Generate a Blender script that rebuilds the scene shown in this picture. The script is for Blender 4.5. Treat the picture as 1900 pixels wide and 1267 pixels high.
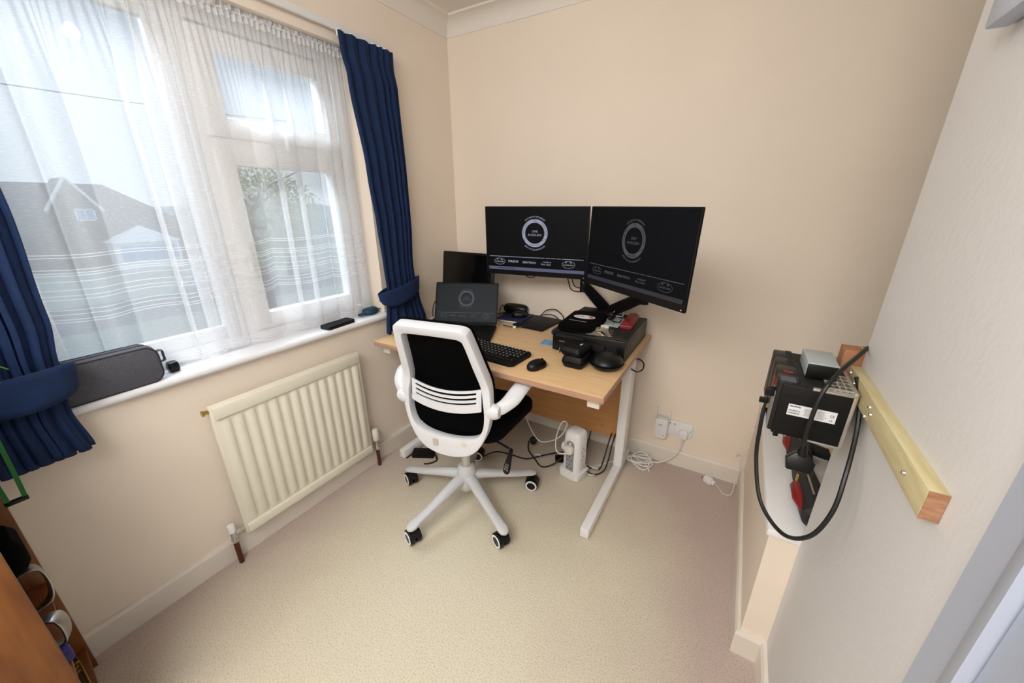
import bpy, bmesh, math, random
from mathutils import Vector, Matrix, Euler
random.seed(7)
PI = math.pi
S = bpy.context.scene
for o in list(bpy.data.objects): bpy.data.objects.remove(o, do_unlink=True)
COL = S.collection

# ------------------------------------------------------------------ camera, sky, lights, exposure
cam_d = bpy.data.cameras.new('camera'); cam = bpy.data.objects.new('camera', cam_d); COL.objects.link(cam)
cam.location = (1.582, -1.975, 1.37)
cam.rotation_euler = (math.radians(90 - 19.95), math.radians(0.14), math.radians(30.67))
cam_d.sensor_width = 36; cam_d.lens = 36 * 699.7 / 1900; cam_d.clip_start = 0.02; cam_d.clip_end = 400
S.camera = cam
S.view_settings.view_transform = 'Standard'; S.view_settings.look = 'None'
S.view_settings.gamma = 1; S.view_settings.use_curve_mapping = False
S.view_settings.exposure = 0.0

def lin(c):
    r = []
    for v in c[:3]:
        v = v / 255.0
        r.append(v / 12.92 if v <= 0.04045 else ((v + 0.055) / 1.055) ** 2.4)
    return (r[0], r[1], r[2], 1.0)

W = bpy.data.worlds.new('sky'); S.world = W; W.use_nodes = True
nt = W.node_tree; nt.nodes.clear()
wo = nt.nodes.new('ShaderNodeOutputWorld'); bg = nt.nodes.new('ShaderNodeBackground')
tc = nt.nodes.new('ShaderNodeTexCoord'); sx = nt.nodes.new('ShaderNodeSeparateXYZ')
rp = nt.nodes.new('ShaderNodeValToRGB')
nt.links.new(tc.outputs['Generated'], sx.inputs[0]); nt.links.new(sx.outputs['Z'], rp.inputs[0])
rp.color_ramp.elements[0].position = 0.0; rp.color_ramp.elements[0].color = (0.80, 0.89, 0.97, 1)
rp.color_ramp.elements[1].position = 0.45; rp.color_ramp.elements[1].color = (0.60, 0.76, 0.98, 1)
nt.links.new(rp.outputs[0], bg.inputs[0]); bg.inputs[1].default_value = 0.92
nt.links.new(bg.outputs[0], wo.inputs[0])

def area(name, loc, rot, sx_, sy_, power, color, portal=False):
    l = bpy.data.lights.new(name, 'AREA'); l.shape = 'RECTANGLE'; l.size = sx_; l.size_y = sy_
    l.energy = power; l.color = color
    if portal: l.cycles.is_portal = True
    o = bpy.data.objects.new(name, l); COL.objects.link(o); o.location = loc; o.rotation_euler = rot
    return o
# daylight sampling through the window opening
area('window_portal', (-0.24, -1.23, 1.41), (0, -PI / 2, 0), 1.2, 1.16, 1, (1, 1, 1), True)
# added soft fill standing in for bounced flash, behind and above the camera
area('bounce_fill', (1.15, -2.65, 2.12), (math.radians(36), 0, 0), 1.3, 0.8, 40, (1.0, 0.98, 0.95))
area('window_daylight', (-1.35, -1.23, 2.95), (0, math.radians(-39), 0), 0.9, 2.2, 118, (0.86, 0.93, 1.0))

# ------------------------------------------------------------------ materials
def mat(name, col, rough=0.5, metal=0.0, var=0.0, vscale=20, bump=0.0, bscale=80, stretch=(1, 1, 1), spec=0.5, emit=0.0, col2=None, detail=4, sheen=0.0):
    m = bpy.data.materials.new(name); m.use_nodes = True
    n = m.node_tree.nodes; L = m.node_tree.links
    b = n['Principled BSDF']
    b.inputs['Base Color'].default_value = lin(col); b.inputs['Roughness'].default_value = rough
    b.inputs['Metallic'].default_value = metal; b.inputs['Specular IOR Level'].default_value = spec
    if sheen: b.inputs['Sheen Weight'].default_value = sheen
    t = n.new('ShaderNodeTexCoord'); mp = n.new('ShaderNodeMapping'); mp.inputs['Scale'].default_value = stretch
    L.new(t.outputs['Object'], mp.inputs[0])
    no = n.new('ShaderNodeTexNoise'); no.inputs['Scale'].default_value = vscale; no.inputs['Detail'].default_value = detail
    L.new(mp.outputs[0], no.inputs['Vector'])
    r = n.new('ShaderNodeValToRGB')
    c2 = col2 if col2 else tuple(max(0, c * (1 - var)) for c in col)
    r.color_ramp.elements[0].position = 0.3; r.color_ramp.elements[0].color = lin(c2)
    r.color_ramp.elements[1].position = 0.7; r.color_ramp.elements[1].color = lin(col)
    L.new(no.outputs['Fac'], r.inputs[0])
    if var or col2: L.new(r.outputs[0], b.inputs['Base Color'])
    if bump:
        nb = n.new('ShaderNodeTexNoise'); nb.inputs['Scale'].default_value = bscale; nb.inputs['Detail'].default_value = 3
        L.new(mp.outputs[0], nb.inputs['Vector'])
        bp = n.new('ShaderNodeBump'); bp.inputs['Strength'].default_value = bump; bp.inputs['Distance'].default_value = 0.002
        L.new(nb.outputs['Fac'], bp.inputs['Height']); L.new(bp.outputs[0], b.inputs['Normal'])
    if emit:
        b.inputs['Emission Color'].default_value = lin(col); b.inputs['Emission Strength'].default_value = emit
        b.inputs['Base Color'].default_value = lin((12, 12, 14))
    return m

MT = {}
def D(k, *a, **kw): MT[k] = mat(k, *a, **kw)
D('wall_cream', (243, 230, 214), 0.75, var=0.015, vscale=3, bump=0.12, bscale=160)
D('wall_pale', (238, 238, 239), 0.75, var=0.015, vscale=4, bump=0.35, bscale=60)
D('ceiling_white', (236, 230, 222), 0.8, bump=0.2, bscale=120)
D('gloss_white', (240, 240, 240), 0.35, var=0.01)
D('skirting_paint', (236, 228, 216), 0.4, var=0.03, vscale=8)
D('upvc', (248, 249, 250), 0.3, var=0.01)
D('sill_white', (240, 242, 246), 0.3, var=0.01)
D('navy', (5, 38, 82), 0.9, var=0.18, vscale=30, bump=0.4, bscale=500)
D('radiator_cream', (236, 231, 214), 0.4, var=0.01)
D('chrome', (215, 215, 215), 0.18, 1.0)
D('steel', (170, 170, 168), 0.32, 1.0)
D('brass', (190, 160, 90), 0.3, 1.0)
D('copper_brown', (88, 40, 28), 0.45, 0.2)
D('white_plastic', (238, 238, 238), 0.35)
D('chair_white', (228, 230, 234), 0.35)
D('base_grey', (206, 207, 209), 0.42)
D('cream_plastic', (232, 228, 215), 0.45)
D('black_mesh', (3, 3, 4), 0.95, var=0.3, vscale=300, spec=0.08)
D('black_fabric', (4, 4, 5), 0.95, var=0.3, vscale=200, bump=0.3, bscale=500, spec=0.1)
D('black_plastic', (9, 9, 11), 0.36, spec=0.35)
D('black_matte', (10, 10, 12), 0.55, spec=0.25)
D('black_metal', (11, 11, 11), 0.5, var=0.1, spec=0.3)
D('brown_black', (32, 28, 27), 0.42, var=0.05, spec=0.3)
D('key_black', (11, 11, 12), 0.5, spec=0.3)
D('key_legend', (190, 190, 190), 0.6)
D('case_black', (8, 8, 10), 0.5, bump=0.2, bscale=400, spec=0.3)
D('grey_canvas', (100, 100, 110), 0.9, var=0.25, vscale=420, bump=0.5, bscale=600)
D('grey_trim', (46, 46, 52), 0.85)
D('navy_paper', (26, 36, 82), 0.6)
D('paper', (236, 236, 238), 0.7)
D('card_pale', (205, 220, 218), 0.6, var=0.2, vscale=50)
D('card_blue', (70, 130, 185), 0.5, col2=(150, 190, 220), vscale=60)
D('purple', (44, 38, 120), 0.6)
D('red_leather', (140, 22, 26), 0.35, var=0.1, bump=0.15, bscale=300)
D('tool_red', (138, 18, 24), 0.45)
D('tool_black', (34, 33, 33), 0.6)
D('teal', (24, 62, 82), 0.7, bump=0.3, bscale=500)
D('cable_white', (232, 232, 228), 0.5)
D('cable_black', (14, 14, 15), 0.45)
D('screen_dark', (7, 8, 13), 0.5, spec=0.12)
D('screen_off', (10, 9, 9), 0.12)
D('laptop_screen', (20, 27, 36), 0.45, spec=0.16)
D('g_bright', (148, 152, 170), 0.5, emit=1.0, spec=0.1)
D('g_bar', (88, 90, 116), 0.5, emit=1.0, spec=0.1)
D('g_dim', (74, 74, 78), 0.5, emit=1.0, spec=0.1)
D('g_dimbar', (50, 49, 53), 0.5, emit=1.0, spec=0.1)
D('g_lap', (72, 82, 88), 0.5, emit=1.0, spec=0.1)
D('g_darktext', (24, 30, 48), 0.6)
D('tower_white', (238, 236, 236), 0.4)
D('tower_grey', (150, 150, 153), 0.5)
D('slot_black', (15, 15, 15), 0.6)
D('timber', (206, 196, 156), 0.65, col2=(188, 174, 128), vscale=14, stretch=(6, 0.6, 6), detail=6, bump=0.2, bscale=40)
D('timber_end', (184, 140, 108), 0.75, col2=(150, 106, 78), vscale=40, stretch=(1, 1, 4))
D('orange_wood', (176, 122, 86), 0.7, var=0.15)
D('oak_front', (134, 82, 32), 0.5, col2=(104, 58, 20), vscale=10, stretch=(4, 4, 0.6), detail=6)
D('oak_dark', (128, 70, 30), 0.45, col2=(104, 54, 22), vscale=10, stretch=(0.6, 4, 4), detail=6)
D('leaf', (62, 128, 40), 0.5, col2=(120, 170, 50), vscale=20)
D('green_strap', (34, 110, 50), 0.7)
D('terracotta', (150, 80, 55), 0.8)
D('glass_bottle', (60, 48, 24), 0.15)
D('gold', (200, 176, 90), 0.25, 1.0)
D('label_white', (226, 228, 230), 0.5)
D('label_print', (70, 72, 76), 0.6)
D('silver_box', (178, 188, 192), 0.45, 0.25)
D('frame_metal', (200, 198, 190), 0.35, 0.8)
D('dark_gap', (10, 9, 9), 0.8)
D('sticker_beige', (205, 192, 178), 0.6)
D('sticker_orange', (226, 150, 120), 0.6)
D('stain', (226, 220, 196), 0.5)
D('door_white', (186, 195, 212), 0.4)
D('brick', (120, 98, 88), 0.9, col2=(96, 76, 68), vscale=6)
D('roof_tile', (104, 96, 94), 0.9, col2=(80, 74, 74), vscale=8)
D('grass', (164, 170, 152), 0.95, col2=(178, 184, 168), vscale=0.6)
D('road', (128, 128, 128), 0.9, var=0.1, vscale=1)
D('tree_leaf', (186, 190, 140), 0.9, col2=(206, 208, 170), vscale=3)
D('bark', (70, 60, 52), 0.9, var=0.2)
D('car_grey', (130, 140, 150), 0.3)
D('car_glass', (40, 48, 56), 0.1)
D('hill_green', (168, 180, 172), 0.95, var=0.1, vscale=0.1)
D('lamp_bulb', (255, 236, 205), 0.4, emit=30.0)

def beech(name, c1, c2, st):
    return mat(name, c1, 0.42, col2=c2, vscale=9, stretch=st, detail=6)
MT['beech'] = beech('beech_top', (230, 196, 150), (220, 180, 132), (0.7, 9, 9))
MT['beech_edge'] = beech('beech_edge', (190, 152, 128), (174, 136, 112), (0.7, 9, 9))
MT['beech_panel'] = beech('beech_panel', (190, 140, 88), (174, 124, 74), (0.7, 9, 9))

def mat_carpet():
    m = mat('carpet', (208, 196, 176), 0.97, bump=0.0)
    n = m.node_tree.nodes; L = m.node_tree.links; b = n['Principled BSDF']
    b.inputs['Sheen Weight'].default_value = 0.25
    t = n.new('ShaderNodeTexCoord')
    n1 = n.new('ShaderNodeTexNoise'); n1.inputs['Scale'].default_value = 190; n1.inputs['Detail'].default_value = 4
    n2 = n.new('ShaderNodeTexNoise'); n2.inputs['Scale'].default_value = 3.0; n2.inputs['Detail'].default_value = 3
    L.new(t.outputs['Object'], n1.inputs['Vector']); L.new(t.outputs['Object'], n2.inputs['Vector'])
    # cream in the middle of the room, blending to mauve towards the walls
    sp = n.new('ShaderNodeSeparateXYZ'); L.new(t.outputs['Object'], sp.inputs[0])
    def mth(op, a, bb=None):
        q = n.new('ShaderNodeMath'); q.operation = op
        for i, v in enumerate((a, bb)):
            if v is None: continue
            if isinstance(v, (int, float)): q.inputs[i].default_value = v
            else: L.new(v, q.inputs[i])
        return q.outputs[0]
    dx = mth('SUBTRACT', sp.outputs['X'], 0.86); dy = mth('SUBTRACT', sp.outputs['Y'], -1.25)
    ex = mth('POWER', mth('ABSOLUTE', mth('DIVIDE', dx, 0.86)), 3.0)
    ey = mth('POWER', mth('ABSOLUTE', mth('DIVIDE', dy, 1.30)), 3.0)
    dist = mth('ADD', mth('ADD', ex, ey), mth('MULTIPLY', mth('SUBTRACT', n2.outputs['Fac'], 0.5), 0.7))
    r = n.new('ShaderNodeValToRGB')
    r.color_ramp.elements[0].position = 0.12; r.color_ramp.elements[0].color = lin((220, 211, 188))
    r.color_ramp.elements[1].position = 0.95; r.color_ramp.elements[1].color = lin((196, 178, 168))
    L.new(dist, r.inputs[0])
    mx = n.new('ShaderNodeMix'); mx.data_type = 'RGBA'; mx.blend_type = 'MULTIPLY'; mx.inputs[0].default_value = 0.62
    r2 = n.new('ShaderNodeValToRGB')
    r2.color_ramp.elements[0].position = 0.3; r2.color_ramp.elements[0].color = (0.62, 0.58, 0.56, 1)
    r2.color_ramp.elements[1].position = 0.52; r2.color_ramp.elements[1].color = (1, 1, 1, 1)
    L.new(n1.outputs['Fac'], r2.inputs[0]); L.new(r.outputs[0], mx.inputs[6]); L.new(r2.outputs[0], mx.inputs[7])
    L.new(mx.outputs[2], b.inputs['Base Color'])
    bp = n.new('ShaderNodeBump'); bp.inputs['Strength'].default_value = 0.7; bp.inputs['Distance'].default_value = 0.004
    L.new(n1.outputs['Fac'], bp.inputs['Height']); L.new(bp.outputs[0], b.inputs['Normal'])
    return m
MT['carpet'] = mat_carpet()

def mat_glass(name, tint, refl):
    m = bpy.data.materials.new(name); m.use_nodes = True; n = m.node_tree.nodes; L = m.node_tree.links; n.clear()
    o = n.new('ShaderNodeOutputMaterial'); mx = n.new('ShaderNodeMixShader'); mx.inputs[0].default_value = refl
    a = n.new('ShaderNodeBsdfTransparent'); a.inputs[0].default_value = tint
    g = n.new('ShaderNodeBsdfGlossy'); g.inputs['Roughness'].default_value = 0.02
    L.new(a.outputs[0], mx.inputs[1]); L.new(g.outputs[0], mx.inputs[2]); L.new(mx.outputs[0], o.inputs[0])
    return m
MT['glass'] = mat_glass('window_glass', (0.95, 0.97, 0.98, 1), 0.05)
MT['clear_bag'] = mat_glass('clear_bag', (0.80, 0.81, 0.79, 1), 0.35)
def mat_net(name, op, threads=True):
    m = bpy.data.materials.new(name); m.use_nodes = True; n = m.node_tree.nodes; L = m.node_tree.links; n.clear()
    o = n.new('ShaderNodeOutputMaterial'); mx = n.new('ShaderNodeMixShader')
    a = n.new('ShaderNodeBsdfTransparent')
    d = n.new('ShaderNodeBsdfDiffuse'); d.inputs[0].default_value = (0.90, 0.90, 0.91, 1)
    t = n.new('ShaderNodeBsdfTranslucent'); t.inputs[0].default_value = (0.90, 0.90, 0.91, 1)
    m2 = n.new('ShaderNodeMixShader'); m2.inputs[0].default_value = 0.5
    L.new(d.outputs[0], m2.inputs[1]); L.new(t.outputs[0], m2.inputs[2])
    L.new(a.outputs[0], mx.inputs[1]); L.new(m2.outputs[0], mx.inputs[2]); L.new(mx.outputs[0], o.inputs[0])
    mx.inputs[0].default_value = op
    if threads:   # short woven dashes
        uv = n.new('ShaderNodeUVMap'); mp = n.new('ShaderNodeMapping'); mp.inputs['Scale'].default_value = (70, 420, 1)
        no = n.new('ShaderNodeTexNoise'); no.inputs['Scale'].default_value = 1.0; no.inputs['Detail'].default_value = 1
        r = n.new('ShaderNodeMapRange'); r.inputs[1].default_value = 0.52; r.inputs[2].default_value = 0.72
        r.inputs[3].default_value = op; r.inputs[4].default_value = op + 0.10
        L.new(uv.outputs[0], mp.inputs[0]); L.new(mp.outputs[0], no.inputs['Vector']); L.new(no.outputs['Fac'], r.inputs[0])
        L.new(r.outputs[0], mx.inputs[0])
    return m
MT['net'] = mat_net('net_voile', 0.44); MT['net_thread'] = mat_net('net_thread', 0.80, False); MT['net_tape'] = mat_net('net_tape', 0.9, False)

# ------------------------------------------------------------------ mesh helpers
class MB:
    def __init__(s): s.bm = bmesh.new(); s.mi = 0
    def _fin(s, fs):
        for f in fs: f.material_index = s.mi
        return s
    def box(s, c, d, bev=0.0, seg=2, rot=None):
        r = bmesh.ops.create_cube(s.bm, size=1.0); vs = r['verts']
        M_ = Matrix.Translation(Vector(c)) @ (rot if rot is not None else Matrix.Identity(4)) @ Matrix.Diagonal((d[0], d[1], d[2], 1))
        bmesh.ops.transform(s.bm, matrix=M_, verts=vs)
        fs = set(f for v in vs for f in v.link_faces)
        for f in fs: f.material_index = s.mi
        if bev > 0:
            es = list(set(e for v in vs for e in v.link_edges))
            g = bmesh.ops.bevel(s.bm, geom=es, offset=bev, segments=seg, profile=0.5, affect='EDGES')
            for f in g['faces']: f.material_index = s.mi
        return s
    def bb(s, lo, hi, bev=0.0, seg=2):
        return s.box([(a + b) / 2 for a, b in zip(lo, hi)], [abs(b - a) for a, b in zip(lo, hi)], bev, seg)
    def ring_loft(s, rings, cap=True, closed=True):
        vr = [[s.bm.verts.new(p) for p in r] for r in rings]
        fs = []
        n = len(vr[0])
        for a, b in zip(vr[:-1], vr[1:]):
            for i in range(n if closed else n - 1):
                j = (i + 1) % n
                fs.append(s.bm.faces.new((a[i], a[j], b[j], b[i])))
        if cap:
            fs.append(s.bm.faces.new(list(reversed(vr[0])))); fs.append(s.bm.faces.new(vr[-1]))
        return s._fin(fs)
    def cyl(s, p0, p1, r0, r1=None, n=20):
        r1 = r0 if r1 is None else r1
        return s.tube([p0, p1], [r0, r1], n)
    def tube(s, pts, rad, n=10, flat=None):
        pts = [Vector(p) for p in pts]
        if not isinstance(rad, (list, tuple)): rad = [rad] * len(pts)
        up = None; rings = []
        for i, p in enumerate(pts):
            t = (pts[min(i + 1, len(pts) - 1)] - pts[max(i - 1, 0)]).normalized()
            if up is None:
                up = Vector((0, 0, 1)) if abs(t.z) < 0.9 else Vector((1, 0, 0))
            u = (up - t * up.dot(t))
            if u.length < 1e-5: u = t.orthogonal()
            u.normalize(); v = t.cross(u); up = u
            fl = flat if flat else 1.0
            rings.append([p + (u * math.cos(a) * fl + v * math.sin(a)) * rad[i] for a in [2 * PI * k / n for k in range(n)]])
        return s.ring_loft(rings)
    def lathe(s, prof, c=(0, 0, 0), n=28, M_=None):
        rings = []
        for r, z in prof:
            ring = [Vector((max(r, 1e-4) * math.cos(2 * PI * k / n), max(r, 1e-4) * math.sin(2 * PI * k / n), z)) for k in range(n)]
            if M_ is not None: ring = [M_ @ p for p in ring]
            rings.append([p + Vector(c) for p in ring])
        return s.ring_loft(rings)
    def prism(s, poly, z0, z1, M_=None, bev=0.0):
        M_ = M_ if M_ is not None else Matrix.Identity(4)
        a = [s.bm.verts.new(M_ @ Vector((x, y, z0))) for x, y in poly]; b = [s.bm.verts.new(M_ @ Vector((x, y, z1))) for x, y in poly]
        n = len(a); fs = [s.bm.faces.new(list(reversed(a))), s.bm.faces.new(b)]
        for i in range(n): fs.append(s.bm.faces.new((a[i], a[(i + 1) % n], b[(i + 1) % n], b[i])))
        s._fin(fs)
        if bev:
            es = list(set(e for f in fs[:2] for e in f.edges))
            g = bmesh.ops.bevel(s.bm, geom=es, offset=bev, segments=2, profile=0.5, affect='EDGES')
            for f in g['faces']: f.material_index = s.mi
        return s
    def grid(s, rows):
        vr = [[s.bm.verts.new(p) for p in r] for r in rows]; fs = []
        for a, b in zip(vr[:-1], vr[1:]):
            for i in range(len(a) - 1): fs.append(s.bm.faces.new((a[i], a[i + 1], b[i + 1], b[i])))
        return s._fin(fs)
    def text(s, txt, size, M_, ext=0.0002, bend=None, align='CENTER', fit=None):
        cu = bpy.data.curves.new('t', 'FONT'); cu.body = txt; cu.size = size; cu.align_x = align; cu.align_y = 'CENTER'
        cu.extrude = ext; cu.resolution_u = 2
        ob = bpy.data.objects.new('t', cu); COL.objects.link(ob)
        dg = bpy.context.evaluated_depsgraph_get(); me = bpy.data.meshes.new_from_object(ob.evaluated_get(dg))
        k = 1.0
        if fit and len(me.vertices):
            xs = [v.co.x for v in me.vertices]; k = fit / (max(xs) - min(xs))
        for v in me.vertices:
            p = v.co.copy(); p.x *= k
            if bend:
                R_, a0, sgn = bend
                rr = R_ + sgn * p.y; a = a0 - sgn * p.x / R_
                p = Vector((rr * math.cos(a), rr * math.sin(a), p.z))
            v.co = M_ @ p
        nb = len(s.bm.faces); s.bm.from_mesh(me); s.bm.faces.ensure_lookup_table()
        for f in s.bm.faces[nb:]: f.material_index = s.mi
        bpy.data.objects.remove(ob); bpy.data.meshes.remove(me); bpy.data.curves.remove(cu)
        return s
    def build(s, name, m, parent=None, smooth=True, subsurf=0, solid=0, uv=None):
        bmesh.ops.recalc_face_normals(s.bm, faces=s.bm.faces) if not uv else None
        me = bpy.data.meshes.new(name); s.bm.to_mesh(me); s.bm.free()
        for k in (m if isinstance(m, (list, tuple)) else [m]): me.materials.append(MT[k])
        o = bpy.data.objects.new(name, me); COL.objects.link(o)
        if parent is not None: o.parent = parent
        if smooth:
            for p in me.polygons: p.use_smooth = True
            me.set_sharp_from_angle(angle=math.radians(38))
        if solid:
            q = o.modifiers.new('s', 'SOLIDIFY'); q.thickness = solid; q.offset = 0
        if subsurf:
            q = o.modifiers.new('d', 'SUBSURF'); q.levels = subsurf; q.render_levels = subsurf
        return o

def tag(o, label, cat, group=None, kind=None):
    if label: o['label'] = label
    if cat: o['category'] = cat
    if group: o['group'] = group
    if kind: o['kind'] = kind
    return o
def thing(name, label, cat, loc=(0, 0, 0), rz=0.0, group=None):
    o = bpy.data.objects.new(name, None); COL.objects.link(o); o.empty_display_size = 0.05
    o.location = loc; o.rotation_euler = (0, 0, rz)
    return tag(o, label, cat, group)
def struct(o, label=None, cat=None):
    o['kind'] = 'structure'
    if label: o['label'] = label
    if cat: o['category'] = cat
    return o
def catmull(P, n=8, closed=False):
    P = [Vector(p) for p in P]; out = []
    m = len(P); rng = range(m if closed else m - 1)
    for i in rng:
        if closed: a, b, c, d = P[(i - 1) % m], P[i], P[(i + 1) % m], P[(i + 2) % m]
        else: a, b, c, d = P[max(i - 1, 0)], P[i], P[i + 1], P[min(i + 2, m - 1)]
        for k in range(n):
            t = k / n
            out.append(0.5 * ((2 * b) + (c - a) * t + (2 * a - 5 * b + 4 * c - d) * t * t + (3 * b - a - 3 * c + d) * t ** 3))
    if not closed: out.append(P[-1])
    return out
def cable(name, pts, r, m, label, n=8, parent=None, group=None):
    o = MB().tube(catmull(pts, n), r, 8).build(name, m, parent)
    if parent is None: tag(o, label, 'cable', group)
    return o
def rrect(w, h, r, n=5):
    out = []
    for cx, cy, a0 in ((w / 2 - r, h / 2 - r, 0), (-w / 2 + r, h / 2 - r, 90), (-w / 2 + r, -h / 2 + r, 180), (w / 2 - r, -h / 2 + r, 270)):
        for k in range(n + 1):
            a = math.radians(a0 + 90 * k / n); out.append((cx + r * math.cos(a), cy + r * math.sin(a)))
    return out
def T(x, y, z): return Matrix.Translation((x, y, z))
def Rm(ax, deg): return Matrix.Rotation(math.radians(deg), 4, ax)

# ------------------------------------------------------------------ room shell
ZC = 2.297
OY0, OY1, OZ0, OZ1 = -1.83, -0.645, 0.80, 2.0       # window opening
b = MB()
b.bb((-0.2, -3.1, -0.1), (0, OY0, ZC)).bb((-0.2, OY1, -0.1), (0, 0.0, ZC)).bb((-0.2, OY0, -0.1), (0, OY1, OZ0)).bb((-0.2, OY0, OZ1), (0, OY1, ZC))
struct(b.build('wall_left', 'wall_cream', smooth=False), 'cream painted wall around and below the wide net curtained window', 'wall')
struct(MB().bb((-0.2, 0, -0.6), (3.0, 0.15, ZC)).build('wall_back', 'wall_cream', smooth=False), 'plain cream wall behind the two monitors', 'wall')
XR = 1.86
struct(MB().bb((XR, -3.1, -0.1), (XR + 0.11, -0.9, ZC), 0.006).build('wall_right', 'wall_pale'), 'pale off-white wall carrying the timber batten', 'wall')
struct(MB().bb((-0.2, -3.2, -0.1), (XR + 0.11, -3.1, ZC)).build('wall_front', 'wall_cream', smooth=False))
struct(MB().bb((3.0, -3.1, -0.6), (3.1, 0.15, ZC)).bb((XR + 0.11, -3.2, -0.6), (3.0, -3.1, ZC)).build('wall_stairwell', 'wall_cream', smooth=False))
struct(MB().bb((-0.2, -3.2, ZC), (3.1, 0.15, ZC + 0.1)).build('ceiling', 'ceiling_white', smooth=False), 'white ceiling seen in the corner above the coving', 'ceiling')
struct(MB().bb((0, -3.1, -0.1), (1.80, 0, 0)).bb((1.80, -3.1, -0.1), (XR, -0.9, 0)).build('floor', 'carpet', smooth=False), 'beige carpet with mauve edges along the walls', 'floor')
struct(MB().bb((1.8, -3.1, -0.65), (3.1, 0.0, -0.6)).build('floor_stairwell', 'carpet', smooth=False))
# low stair wall with its white cap
struct(MB().bb((1.79, -0.9, -0.1), (XR + 0.05, 0, 0.485)).build('wall_stair', 'wall_cream', smooth=False), 'low cream half wall under the white shelf on the right', 'wall')
struct(MB().bb((1.782, -0.905, 0.485), (2.2, 0, 0.512), 0.006).build('trim_1', 'gloss_white'), 'white painted cap shelf on top of the low wall', 'shelf')
def coving(p0, p1, inw):
    p0, p1, inw = Vector(p0), Vector(p1), Vector(inw); q = MB()
    prof = [(0, -0.075), (0.004, -0.075)]
    for k in range(9):
        a = PI / 2 * k / 8
        prof.append((0.004 + 0.062 * (1 - math.cos(a)), -0.072 + 0.062 * math.sin(a)))
    prof += [(0.075, -0.008), (0.078, 0), (0, 0)]
    r = []
    for p, sgn in ((p0, 1), (p1, 0)):
        r.append(p)
    rings = []
    d = (p1 - p0).normalized()
    for p, mi in ((p0, 1), (p1, 0)):
        rings.append([p + inw * u + d * (u if mi else 0) + Vector((0, 0, z)) for u, z in prof])
    return q.ring_loft(rings)
struct(coving((0, 0, ZC), (3.0, 0, ZC), (0, -1, 0)).build('trim_2', 'ceiling_white'), 'white coving along the top of the back wall', 'coving')
struct(coving((0, 0, ZC), (0, -3.1, ZC), (1, 0, 0)).build('trim_3', 'ceiling_white'), 'white coving above the window wall', 'coving')
def skirt(name, p0, p1, inw, label, h=0.095, t=0.015, e0=0, e1=0):
    p0, p1, inw = Vector(p0), Vector(p1), Vector(inw); d = (p1 - p0).normalized()
    prof = [(0, 0), (t, 0), (t, h - 0.012), (t - 0.005, h), (0, h)]
    rings = [[p + inw * u + d * e * u + Vector((0, 0, z)) for u, z in prof] for p, e in ((p0, e0), (p1, -e1))]
    struct(MB().ring_loft(rings).build(name, 'skirting_paint', smooth=False), label, 'skirting board')
skirt('baseboard_left', (0, -3.1, 0), (0, 0, 0), (1, 0, 0), 'white skirting board below the radiator', e1=1)
skirt('baseboard_back', (0, 0, 0), (1.79, 0, 0), (0, -1, 0), 'white skirting board along the back wall under the sockets', e0=1, e1=1)
skirt('baseboard_stair', (1.79, 0, 0), (1.79, -0.9, 0), (-1, 0, 0), 'white skirting board along the low stair wall', e0=1, e1=-1)
skirt('baseboard_return', (1.79, -0.9, 0), (XR, -0.9, 0), (0, -1, 0), 'short white skirting piece turning the corner of the low wall', e0=-1, e1=1)
skirt('baseboard_right', (XR, -0.9, 0), (XR, -1.47, 0), (-1, 0, 0), 'white skirting board under the pale right wall', e0=1)
# door case on the right wall beside the camera
q = MB()
prof = [(0, 0), (0.006, 0.0), (0.012, 0.006), (0.014, 0.055), (0.02, 0.062), (0.022, 0.080), (0, 0.080)]
q.ring_loft([[(XR - u, -1.465 - v, z) for u, v in prof] for z in (0, 2.05)])
struct(q.build('trim_4', 'door_white'), 'white door architrave on the right wall near the camera', 'door frame')
d1 = struct(MB().bb((XR - 0.012, -2.35, 0.005), (XR - 0.002, -1.548, 2.03), 0.002).build('door_1', 'door_white'), 'bluish white door at the lower right edge', 'door')
MB().lathe([(0.02, 0), (0.02, 0.02), (0.012, 0.03), (0.012, 0.05), (0.026, 0.06), (0.026, 0.08), (0.0, 0.085)], (XR - 0.012, -2.28, 1.0), M_=Rm('Y', -90)).build('door_handle', 'steel', d1)
w = thing('thermostat', 'small white box fixed high on the right wall, only a corner seen', 'wall box', (XR, -1.11, 1.60))
MB().bb((-0.03, -0.065, 0.006), (-0.003, 0.062, 0.13), 0.004).build('cover', 'door_white', w)
MB().bb((-0.004, -0.055, 0.012), (0, 0.052, 0.12)).build('back_plate', 'dark_gap', w)

# ------------------------------------------------------------------ window
XF = -0.12
win = MB()
def fr(b, y0, y1, z0, z1, wd, xa, xb, bev=0.004):
    b.bb((xa, y0, z0), (xb, y0 + wd, z1), bev).bb((xa, y1 - wd, z0), (xb, y1, z1), bev)
    b.bb((xa, y0 + wd, z1 - wd), (xb, y1 - wd, z1), bev).bb((xa, y0 + wd, z0), (xb, y1 - wd, z0 + wd), bev)
fr(win, OY0, OY1, 0.815, OZ1, 0.06, XF - 0.035, XF + 0.03)
win.bb((XF - 0.035, -1.285, 0.87), (XF + 0.03, -1.225, 1.945), 0.004)      # mullion
win.bb((XF - 0.035, -1.23, 1.565), (XF + 0.03, -0.70, 1.63), 0.004)        # transom
win_o = struct(win.build('window_1', 'upvc'), 'white upvc window with a wide fixed pane and a casement, behind net curtains', 'window')
s1 = MB(); fr(s1, -1.80, -1.285, 0.875, 1.965, 0.05, XF - 0.02, XF + 0.012); s1.build('fixed_frame', 'upvc', win_o)
s2 = MB(); fr(s2, -1.235, -0.72, 0.885, 1.57, 0.062, XF - 0.01, XF + 0.04); s2.build('casement_sash', 'upvc', win_o)
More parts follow.
